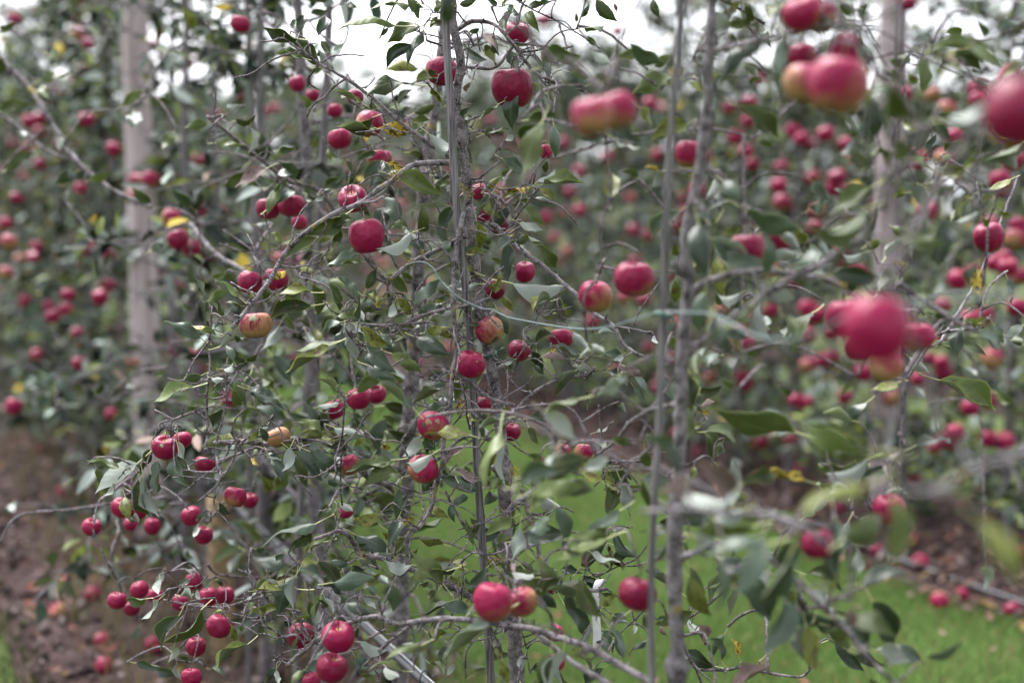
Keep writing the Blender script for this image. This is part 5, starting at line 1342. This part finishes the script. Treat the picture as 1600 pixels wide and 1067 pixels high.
def crown_mesh(leaves, name, seed):
    r = random.Random(seed)
    V = []; T = []; C = []
    for p, d, L, ci, roll in leaves:
        up = Vector((0, 0, 1)) - d * d.z
        if up.length < 0.1: up = d.orthogonal()
        up.normalize()
        up = Matrix.Rotation(roll, 3, d) @ up
        s = d.cross(up)
        W = L * r.uniform(0.32, 0.48); fo = r.uniform(0.05, 0.5); dr = r.uniform(-0.1, 0.45)
        b = len(V)
        for i, (t, w) in enumerate(((0, 0.08), (0.3, 0.95), (0.68, 0.82), (1.0, 0.05))):
            for v in (-1, 0, 1):
                q = p + d * (t * L) + s * (v * w * W * 0.5) + up * (abs(v) * w * W * 0.5 * fo - dr * L * t * t)
                V.append(tuple(q))
        for i in range(3):
            for j in range(2):
                a = b + i * 3 + j
                T.append((a, a + 1, a + 4, a + 3))
        c = PAL[ci][0]; m_ = r.choice((0.15, 0.4, 0.8, 1.25, 1.9))
        C += [tuple(x * m_ for x in c)] * 12
    return col_mesh(name, np.array(V), np.array(T), np.array(C), M['crown'], smooth=True)

VAR = []
for i in range(8):
    mb, lv, tips = gen_tree(500 + i, 2100)
    VAR.append((mb.mesh('trunk', M['bark_far']), crown_mesh(lv, 'crown', i)))
SPARSE = []

def cane_obj(pts, rad, label, seed, group, sides=8):
    r = random.Random(seed)
    pp, rr_ = smooth_path(pts, [rad] * len(pts), 0.02, 0.0, seed)
    zs = [p.z for p in pp]
    node = r.uniform(0, 0.2); gap = r.uniform(0.2, 0.27)
    for i, z in enumerate(zs):
        u = ((z + node) % gap) / gap
        k = min(u, 1 - u) * gap
        rr_[i] = rad * (1 + 0.20 * math.exp(-(k / 0.008) ** 2)) * (0.9 + 0.1 * min(1, max(0, (3 - z) / 3)))
    mb = MB(); mb.tube(pp, rr_, sides)
    o = mb.obj('bamboo_cane', M['cane'])
    return tag(o, label, 'cane', group)

ORD = ['first', 'second', 'third', 'fourth', 'fifth', 'sixth', 'seventh', 'eighth', 'ninth', 'tenth', 'eleventh', 'twelfth', 'thirteenth', 'fourteenth', 'fifteenth', 'sixteenth', 'seventeenth', 'eighteenth', 'nineteenth', 'twentieth']
tr_r = random.Random(99)
def pattern_tree(base, label, group, cane_label=None, v=None, open_side=None):
    v = tr_r.randrange(len(VAR)) if v is None else v
    root = empty('apple_tree', base)
    root.rotation_euler = (0, 0, tr_r.uniform(0, 6.28))
    s = tr_r.uniform(0.93, 1.07)
    root.scale = (s, s, s)
    tag(root, label, 'tree', group)
    pair = VAR[v]
    if open_side:                       # a thinner tree that leaves the post behind it in view
        root.rotation_euler = (0, 0, 0); root.scale = (1, 1, 1)
        mb_, lv_, _t = gen_tree(open_side[0], 1500)
        kp = []
        for q in lv_:
            px, py, D = proj(q[0] + Vector(base))
            if open_side[1] < px < open_side[2] and py < (560 if open_side[1] < 800 else 400) and tr_r.random() < 0.75: continue
            kp.append(q)
        pair = (mb_.mesh('trunk', M['bark_far']), crown_mesh(kp, 'crown', open_side[0]))
    for nm, me in (('trunk', pair[0]), ('crown', pair[1])):
        c = bpy.data.objects.new(nm, me); COL.objects.link(c); c.parent = root
        if nm == 'crown': c['kind'] = 'stuff'
    if cane_label:
        o = tr_r.uniform(-0.05, 0.05)
        a = Vector(base) + Vector((0.05, -0.03, -0.04)); b_ = Vector(base) + Vector((0.02 + o, -0.03, 2.45))
        cane_obj([a, a.lerp(b_, 0.4) + Vector((tr_r.gauss(0, .01), 0, 0)), b_], 0.0085, cane_label, tr_r.randrange(1000), 'bamboo canes along the rows', 6)
    return root

# near row, receding to the left of the photo
ys = [3.62, 4.2, 4.8, 5.42, 6.35, 6.95, 7.6, 8.25, 8.9, 9.6, 10.3, 11.0, 11.8, 12.6, 13.5, 14.5, 15.6, 17.0, 18.5]
for i, y in enumerate(ys):
    b = rowpt(ROW1 + tr_r.gauss(0, 0.03), y)
    if i == 0:
        # the left tree already owns traced branches: give it its stem and the rest of its leaves
        root = TREES['v']
        mb, lv, tips = gen_tree(771, 420)
        for q in range(len(mb.v)): mb.v[q] = mb.v[q] + root.location
        mb.obj('trunk', M['bark_far'], root)
        o = link(bpy.data.objects.new('crown', crown_mesh([(p + root.location, d, L, ci, ro) for p, d, L, ci, ro in lv], 'crown', 77)), root); o['kind'] = 'stuff'
        pass
    else:
        n = i - 4
        if i < 4: lab = '%s apple tree before the timber post in the receding near row' % ORD[3 - i]
        else: lab = '%s apple tree beyond the timber post in the receding near row' % ORD[n]
        pattern_tree(b, lab, 'apple trees of the near row', ('grey cane at the ' + lab) if i in (1, 2, 5, 7) else None, open_side=(880 + i, 178, 258) if i < 4 else None)
for i in range(26):
    y = 5.05 + 0.66 * i + (0.012 * i * i if i > 10 else 0)
    b = rowpt(ROW2 + tr_r.gauss(0, 0.04), y)
    near_post = (900 + i, 1340, 1432) if i in (0, 1, 2) else None
    if i < 3: lab = '%s apple tree nearer than the timber post in the far row' % ORD[2 - i]
    else:
        lab = '%s apple tree past the timber post in the far row' % (ORD[i - 3] if i - 3 < 20 else ('twenty-' + ORD[i - 23]))
    grp = 'apple trees of the far row'
    pattern_tree(b, lab, grp, ('grey cane at the ' + lab) if i < 14 and i % 2 else None, open_side=near_post)
for i in range(20):
    y = 9.6 + 0.85 * i
    tr3 = pattern_tree(rowpt(ROW3 + tr_r.gauss(0, 0.05), y), 'dim third-row apple tree behind the far row, %s counting from the right' % ORD[i], 'apple trees of the third row')
    tr3.scale = (1.2, 1.2, 1.2)

# a far hedge of trees closes the orchard
def treeline():
    r = random.Random(4); V = []; T = []; C = []
    for k in range(12000):
        u = r.uniform(-34, 40); d = 38 + r.gauss(0, 1.5)
        h = 4.1 + 0.9 * mnoise.noise(Vector((u * 0.25, 0, 0))) + 0.3 * mnoise.noise(Vector((u * 0.9, 5, 0)))
        z = h * r.random() ** 0.6
        p = Vector((u, d, z)); s = r.uniform(0.12, 0.3)
        q = Euler((r.random() * 6, r.random() * 6, r.random() * 6)).to_matrix()
        b = len(V)
        for c in ((-1, -.6, 0), (1, -.6, .2), (.8, .7, 0), (-.8, .6, -.2)):
            V.append(tuple(p + q @ (Vector(c) * s)))
        T.append((b, b + 1, b + 2, b + 3))
        c = r.choice([(0.05, 0.075, 0.04), (0.08, 0.10, 0.05), (0.04, 0.06, 0.045), (0.10, 0.11, 0.06)])
        C += [c] * 4
    o = bpy.data.objects.new('treeline', col_mesh('treeline', np.array(V), np.array(T), np.array(C), M['crown']))
    COL.objects.link(o); tag(o, 'far hedge of trees beyond the orchard rows', 'hedge', kind='stuff')
treeline()

# low growth between the stems of the far row
def undergrowth():
    r = random.Random(8); lv = []
    while len(lv) < 5200:
        y = 4.9 + 12 * r.random() ** 1.3
        c = rowpt(r.uniform(4.2, 5.15), y, 0.03)
        h = r.uniform(0.12, 0.5)
        for k in range(r.randint(5, 12)):
            d = Vector((r.gauss(0, 1), r.gauss(0, 1), r.gauss(0.3, 0.6))).normalized()
            lv.append((c + Vector((r.gauss(0, .05), r.gauss(0, .05), h * r.random())), d, r.uniform(0.05, 0.1), r.choices((0, 1, 2, 3, 5), (5, 4, 4, 3, 2))[0], r.uniform(-1.2, 1.2)))
    o = bpy.data.objects.new('undergrowth', crown_mesh(lv, 'undergrowth', 5)); COL.objects.link(o)
    tag(o, 'low leafy weeds under the far row of trees', 'weeds', kind='stuff')
undergrowth()

# foliage of the near trees above, below and beside the picture
for key, seed, hh in (('f', 61, 2.45), ('n', 62, 2.4), ('t', 63, 2.4), ('r', 64, 2.4)):
    root = TREES[key]
    mb, lv, tips = gen_tree(seed, 700, hh)
    keep = []
    for p, d, L, ci, ro in lv:
        q = p + root.location
        px, py, D = proj(q + d * L * 0.5)
        m_ = 90 * 2.6 / max(D, 0.4)
        if D < 0.9: continue
        if -m_ < px < 1600 + m_ and -m_ < py < 1067 + m_: continue
        keep.append((q, d, L, ci, ro))
    o = link(bpy.data.objects.new('crown', crown_mesh(keep, 'crown', seed)), root); o['kind'] = 'stuff'
    mb2 = MB()
    if key == 'r':
        for q in range(len(mb.v)): mb.v[q] = mb.v[q] + root.location
        # only its stem and the limbs outside the frame
        fs = []; mi = []
        for f_ in mb.f:
            ok = all(proj(mb.v[i])[0] > 1625 or proj(mb.v[i])[1] < -40 or proj(mb.v[i])[1] > 1110 for i in f_)
            if ok: fs.append(f_); mi.append(0)
        mb.f = fs; mb.mi = mi
        mb.obj('trunk', M['bark'], root)

# ------------------------------------------------------------------ canes, ties, wires, posts, hose, tags
for tk, D, w, pts in CANES:
    q, _ = upright(D, [(x, y, w) for x, y in pts])
    cane_obj(q, w * 0.5 * D / F, {'focus': 'weathered grey bamboo cane tied to the sharp focused trunk', 'near': 'blurred grey bamboo cane at the near trunk, green wire knotted on it'}[tk], 3 if tk == 'focus' else 8, 'bamboo canes along the rows', 10)
for (D, w, pts, lab) in ((3.5, 12, [(516, -120), (513, 60), (508, 180), (503, 280), (496, 380), (488, 500), (479, 620), (472, 740), (466, 900), (460, 1240)], 'blurred bamboo cane between the focused tree and the upper left apples'),
                         (4.1, 10, [(412, -60), (409, 60), (405, 200), (402, 330), (398, 500), (392, 700), (388, 1100)], 'thin blurred bamboo cane farthest left of the near canes')):
    q, _ = upright(D, [(x, y, w) for x, y in pts])
    cane_obj(q, w * 0.5 * D / F, lab, int(D * 10), 'bamboo canes along the rows', 8)

def ring(center, rad, thick, tilt, material, name, tail=None):
    mb = MB(); pts = []
    q = Euler((tilt[0], tilt[1], 0)).to_matrix()
    for k in range(19):
        a = 2 * math.pi * k / 18
        pts.append(center + q @ Vector((math.cos(a) * rad[0], math.sin(a) * rad[1], 0)))
    if tail: pts += [pts[-1] + Vector(t) for t in tail]
    mb.tube(pts, [thick] * len(pts), 6)
    return mb.obj(name, material)
pts, _ = upright(2.62, [(765, 553, 1)])
tag(ring(pts[0], (0.0135, 0.0135), 0.0016, (0.12, -0.2), M['tie_green'], 'plant_tie', [(0.004, -0.006, 0.004), (0.014, -0.008, 0.010)]), 'green wire tie looped round the focused trunk', 'tie')
pts, _ = upright(1.93, [(1036, 491, 1)])
tag(ring(pts[0], (0.010, 0.010), 0.0028, (0.1, 0.2), M['tie_green'], 'plant_tie', [(0.003, -0.01, -0.012), (-0.004, -0.012, -0.018)]), 'dark green knot round the blurred near cane', 'tie')

tw = [(E_[0], E_[1], E_[2], E_[3]) for E_ in (
    ('E', 1240, 190, 2.60), ('E', 1330, 158, 2.58), ('E', 1420, 165, 2.57), ('E', 1500, 232, 2.56), ('E', 1498, 258, 2.56), ('E', 1590, 370, 2.55), ('F', 100, 365, 2.54), ('F', 190, 450, 2.53), ('F', 390, 545, 2.52), ('F', 480, 552, 2.5),
    ('F', 590, 612, 2.47), ('F', 850, 665, 2.38), ('F', 1100, 705, 2.28), ('F', 1300, 715, 2.2), ('F', 1480, 690, 2.12), ('U', 60, 412, 2.05), ('U', 190, 372, 1.99), ('U', 340, 328, 1.92), ('U', 560, 332, 1.88), ('U', 720, 340, 1.8), ('U', 860, 395, 1.74), ('U', 1000, 480, 1.68), ('U', 1120, 525, 1.63), ('U', 1250, 537, 1.58), ('U', 1400, 520, 1.53), ('U', 1600, 450, 1.46), ('V', 300, 350, 1.4), ('V', 900, 240, 1.35), ('V', 1650, 180, 1.3))]
pts = []
for t, X, Y, D in tw:
    px, py = tpx(t, X, Y); pts.append(P(px, py, D))
pp, rr_ = smooth_path(pts, [0.0013] * len(pts), 0.015)
mb = MB(); mb.tube(pp, rr_, 8)
tag(mb.obj('training_wire', M['wire_green']), 'pale green plastic coated wire sagging from trunk to cane', 'wire')

def post(base, h, rad, label, seed):
    r = random.Random(seed); mb = MB()
    n = 14; pts = []; rr_ = []
    for i in range(n + 1):
        t = i / n
        pts.append(Vector(base) + Vector((0.006 * math.sin(3 * t + seed), 0, -0.05 + (h + 0.05) * t))); rr_.append(rad * (1 - 0.08 * t))
    pts.append(pts[-1] + Vector((0, 0, 0.02))); rr_.append(rad * 0.80)
    base_i = len(mb.v)
    mb.tube(pts, rr_, 28)
    for i in range(len(mb.v)):
        v = mb.v[i]; c = Vector((base[0], base[1], v.z))
        a = math.atan2(v.y - c.y, v.x - c.x)
        k = 1 + 0.03 * math.sin(5 * a + seed + v.z) - 0.10 * math.exp(-(((a - 0.4 * math.sin(v.z * 1.3) + 1.2) / 0.05) ** 2))
        mb.v[i] = c + (v - c) * k
    o = mb.obj('timber_post', M['post'])
    return tag(o, label, 'post', 'timber posts carrying the wires')
post(rowpt(ROW1, 6.0), 2.75, 0.060, 'blurred pale timber post among the receding trees at the left', 1)
post(rowpt(ROW2 - 0.02, 6.51), 2.8, 0.064, 'blurred pale timber post in the far row at the right', 2)

def row_wire(off, z, y0, y1, rad, label, name, material, seed, sag=0.01):
    r = random.Random(seed); pts = []
    n = int((y1 - y0) / 0.4)
    for i in range(n + 1):
        y = y0 + (y1 - y0) * i / n
        pts.append(rowpt(off + r.gauss(0, sag * 0.4), y, z + r.gauss(0, sag)))
    pp, rr_ = smooth_path(pts, [rad] * len(pts), 0.05)
    mb = MB(); mb.tube(pp, rr_, 8)
    o = mb.obj(name, material)
    tag(o, label, 'hose' if 'hose' in name else 'wire')
    return o, pp
row_wire(ROW1 - 0.004, 0.518, 0.9, 20, 0.0014, 'thin galvanised wire just above the drip hose', 'trellis_wire', M['galv'], 1, 0.001)
ho, hp = row_wire(ROW1, 0.500, 0.9, 20, 0.0095, 'grey plastic drip hose strung low along the near row', 'drip_hose', M['hose'], 2, 0.004)
for y in (1.6, 2.3, 2.83, 3.4, 4.0, 4.8):
    j = min(range(len(hp)), key=lambda i: abs(hp[i].y - y))
    c = hp[j] + Vector((0, 0, 0.008)); d = (hp[j + 1] - hp[j - 1]).normalized()
    mb = MB(); s = d.cross(Vector((0, 0, 1))).normalized(); pts = []
    for k in range(13):
        a = 2 * math.pi * k / 12
        pts.append(c + s * (0.0115 * math.cos(a)) + Vector((0, 0, 0.019 * math.sin(a))))
    pts += [pts[-1] + s * 0.012 + Vector((0, 0, 0.008))]
    mb.tube(pts, [0.0017] * len(pts), 6)
    o = mb.obj('clip', M['clip'], ho)
row_wire(ROW2, 0.55, 3.5, 22, 0.0014, 'thin trellis wire low along the far row', 'trellis_wire', M['galv'], 3, 0.004)
row_wire(ROW2, 1.35, 3.5, 22, 0.0014, 'thin trellis wire at chest height along the far row', 'trellis_wire', M['galv'], 4, 0.004)
row_wire(3.64, 0.045, 3.6, 20, 0.0105, 'grey drip hose lying on the soil edge across the grass', 'drip_hose', M['hose'], 5, 0.008)

def ribbon(pts, w, side, label):
    mb = MB()
    pp, _ = smooth_path(pts, [1] * len(pts), 0.006)
    n = len(pp)
    for layer in (0, 1):
        for i, p in enumerate(pp):
            t = (pp[min(i + 1, n - 1)] - pp[max(i - 1, 0)]).normalized()
            nn = t.cross(side).normalized() * 0.0005 * layer
            mb.v += [p - side * w / 2 + nn, p + side * w / 2 + nn]
    for i in range(n - 1):
        a = i * 2; b = 2 * n + i * 2
        mb.f += [(a, a + 1, a + 3, a + 2), (b, b + 2, b + 3, b + 1), (a, a + 2, b + 2, b), (a + 1, b + 1, b + 3, a + 3)]; mb.mi += [0] * 4
    mb.f += [(0, 2 * n, 2 * n + 1, 1), (2 * n - 2, 2 * n - 1, 4 * n - 1, 4 * n - 2)]; mb.mi += [0, 0]
    return tag(mb.obj('plant_tag', M['tagw']), label, 'tag', 'white plastic tags')
sx = Vector((1, 0.25, 0.03)).normalized()
ribbon([P(937, 914, 2.60), P(938, 905, 2.585), P(934, 912, 2.57), P(931, 930, 2.565), P(931, 960, 2.565), P(933, 990, 2.57), P(932, 1018, 2.575)], 0.0155, sx, 'white plastic tag strip hanging from the lichened bough')
ribbon([P(1482, 278, 2.02), P(1482, 286, 2.0), P(1479, 305, 1.995), P(1478, 320, 2.0), P(1480, 336, 2.0)], 0.0145, Vector((1, 0.1, -0.1)).normalized(), 'blurred white plastic tag right of the far timber post')

# tan sleeve round a young stem
b = rowpt(ROW1 - 0.05, 4.42)
mb = MB(); n = 16; V = []
for ri, (rad, z0, z1) in enumerate(((0.038, -0.02, 0.54), (0.034, -0.02, 0.54))):
    for zi in range(9):
        z = z0 + (z1 - z0) * zi / 8
        for k in range(n):
            a = 2 * math.pi * k / n
            q = rad * (1 + 0.05 * math.sin(3 * a + z * 9))
            mb.v.append(b + Vector((math.cos(a) * q, math.sin(a) * q, z + (0.012 * math.sin(2 * a) if zi == 8 else 0))))
for ri in (0, 1):
    for zi in range(8):
        for k in range(n):
            o0 = ri * 9 * n + zi * n
            q = (o0 + k, o0 + (k + 1) % n, o0 + n + (k + 1) % n, o0 + n + k)
            mb.f.append(q if ri == 0 else tuple(reversed(q))); mb.mi.append(0)
for k in range(n):
    o0 = 8 * n; o1 = 17 * n
    mb.f.append((o0 + k, o0 + (k + 1) % n, o1 + (k + 1) % n, o1 + k)); mb.mi.append(0)
tag(mb.obj('trunk_sleeve', M['guard']), 'tan upright sleeve at a stem base beside the drip hose', 'sleeve')

# ------------------------------------------------------------------ apples farther off and on the ground
MARKS = [('the left timber post at its top', 218, 70), ('the middle of the left timber post', 220, 270), ('the foot of the left timber post', 222, 480), ('the striped pecked apple', 400, 508), ('the dusky apple pair', 440, 322),
 ('the scarred apple on the forked spur', 258, 699), ('the lone apple against the sky', 375, 38), ('the lone apple over bare soil', 143, 823), ('the fork of the blurred left branch', 118, 253), ('the end of the blurred left branch', 236, 324), ('the low cluster over the soil', 210, 935),
 ('the top of the right timber post', 1387, 60), ('the middle of the right timber post', 1387, 250), ('the cluster with the big magenta apple', 1380, 520), ('the huge apple at the right edge', 1590, 175), ('the blurred white tag', 1480, 308), ('the largest pink apple', 1300, 130),
 ('the crimson apple with a yellow leaf', 1168, 392), ('the green knot on the cane', 1036, 490), ('the pink apple on a hanging stem', 1390, 796), ('the dark apple behind a broad leaf', 1277, 850), ('the large pink and yellow apple', 930, 463),
 ('the deep crimson pitted apple', 800, 137), ('the twin blurred pink apples', 945, 175), ('the apple against the near trunk', 1076, 240), ('the orange-pink apple on the focused tree', 661, 733), ('the hanging yellow leaf', 1535, 440), ('the red apple near the right edge', 1545, 371)]
DIRS = ['right of', 'below right of', 'below', 'below left of', 'left of', 'above left of', 'above', 'above right of']
pend = []
def far_apple(px, py, word, o):
    nm, mx, my = min(MARKS, key=lambda m_: (m_[1] - px) ** 2 + (m_[2] - py) ** 2)
    d = math.hypot(px - mx, py - my)
    k = int(round(math.atan2(py - my, px - mx) / (math.pi / 4))) % 8
    pend.append((word, DIRS[k], nm, d, o))
fr = random.Random(31)
for s in FAR_LEFT.split():
    x, y, w = [float(q) for q in s.split(',')]
    D = 0.068 * F / w * fr.uniform(0.95, 1.06)
    D = min(max(D * 0.86, 3.3), 8.5)
    o = put_apple(P(x, y, D), w * 0.5 * D / F, None, 'blurred apples of the receding near row', fr.choice([.05, .15, .25, .5]), fr.choice([0, 0, .1, .5]), .2, detail=False)
    far_apple(x, y, 'small blurred red apple', o)
for s in FAR_RIGHT.split():
    x, y = [float(q) for q in s.split(',')]
    xn = (x - 800) / F
    D = min((ROW2 + fr.uniform(-0.75, -0.2)) / (NX * xn + NY), 11.5)
    o = put_apple(P(x, y, D), fr.uniform(0.033, 0.043), None, 'blurred apples of the far row', fr.choice([.05, .15, .3, .5]), fr.choice([0, .1, .3, .5]), .2, detail=False)
    far_apple(x, y, 'small blurred far-row apple', o)
more = []
while len(more) < 40:
    x = fr.uniform(800, 1600) if fr.random() < 0.8 else fr.uniform(560, 800); y = fr.uniform(170, 690)
    if all(math.hypot(x - a, y - b_) > 26 for a, b_ in more): more.append((x, y))
for x, y in more:
    xn = (x - 800) / F
    D = min((ROW2 + fr.uniform(-0.7, -0.1)) / (NX * xn + NY), 11.5)
    p = P(x, y, D)
    if p.z < 0.3: continue
    o = put_apple(p, fr.uniform(0.030, 0.041), None, 'blurred apples of the far row', fr.choice([.05, .15, .3, .5]), fr.choice([0, .1, .3, .5]), .2, detail=False)
    far_apple(x, y, 'small blurred far-row apple', o)
for s in FALLEN.split():
    x, y, w = [float(q) for q in s.split(',')]
    p = G(x, y, 0.05)
    rad = fr.uniform(0.026, 0.035)
    p.z = 0.022 + rad * 0.72
    o = put_apple(p, rad, None, 'windfalls on the bare soil', fr.choice([.2, .4, .7]), fr.choice([0, .2, .5]), .4, tilt=(fr.uniform(0, 3), fr.uniform(0, 3)), detail=False)
    far_apple(x, y, 'fallen apple on soil', o)
seen = {}
for word, dr, nm, d, o in sorted(pend, key=lambda q: q[3]):
    k = (word, dr, nm); n = seen.get(k, 0); seen[k] = n + 1
    o['label'] = word + ((', %s nearest,' % ORD[n]) if n else '') + ' ' + dr + ' ' + nm

# the distant mass of fruit deeper in the rows
def fruit_mass():
    r = random.Random(55); V = []; T = []; C = []
    for k in range(330):
        if k % 2: p = rowpt(ROW1 + r.gauss(0, 0.28), r.uniform(6.6, 16), r.uniform(0.45, 2.2))
        else: p = rowpt(ROW2 + r.gauss(0, 0.28), r.uniform(6.8, 17), r.uniform(0.45, 2.1))
        rad = r.uniform(0.03, 0.04); b = len(V)
        n = 10; m_ = 7
        for i in range(m_):
            for j in range(n):
                V.append(tuple(p + apple_surf(0.12 + (math.pi - 0.24) * i / (m_ - 1), 2 * math.pi * j / n, k % 3) * rad))
        for i in range(m_ - 1):
            for j in range(n):
                T.append((b + i * n + j, b + (i + 1) * n + j, b + (i + 1) * n + (j + 1) % n, b + i * n + (j + 1) % n))
        c = r.choice([(0.24, 0.005, 0.05), (0.16, 0.003, 0.03), (0.28, 0.02, 0.06), (0.30, 0.06, 0.05)])
        C += [c] * (n * m_)
    o = bpy.data.objects.new('distant_apples', col_mesh('distant_apples', np.array(V), np.array(T), np.array(C), M['fruit'], smooth=True))
    COL.objects.link(o); tag(o, 'mass of tiny blurred red apples deep in the receding rows', 'apples', kind='stuff')
fruit_mass()
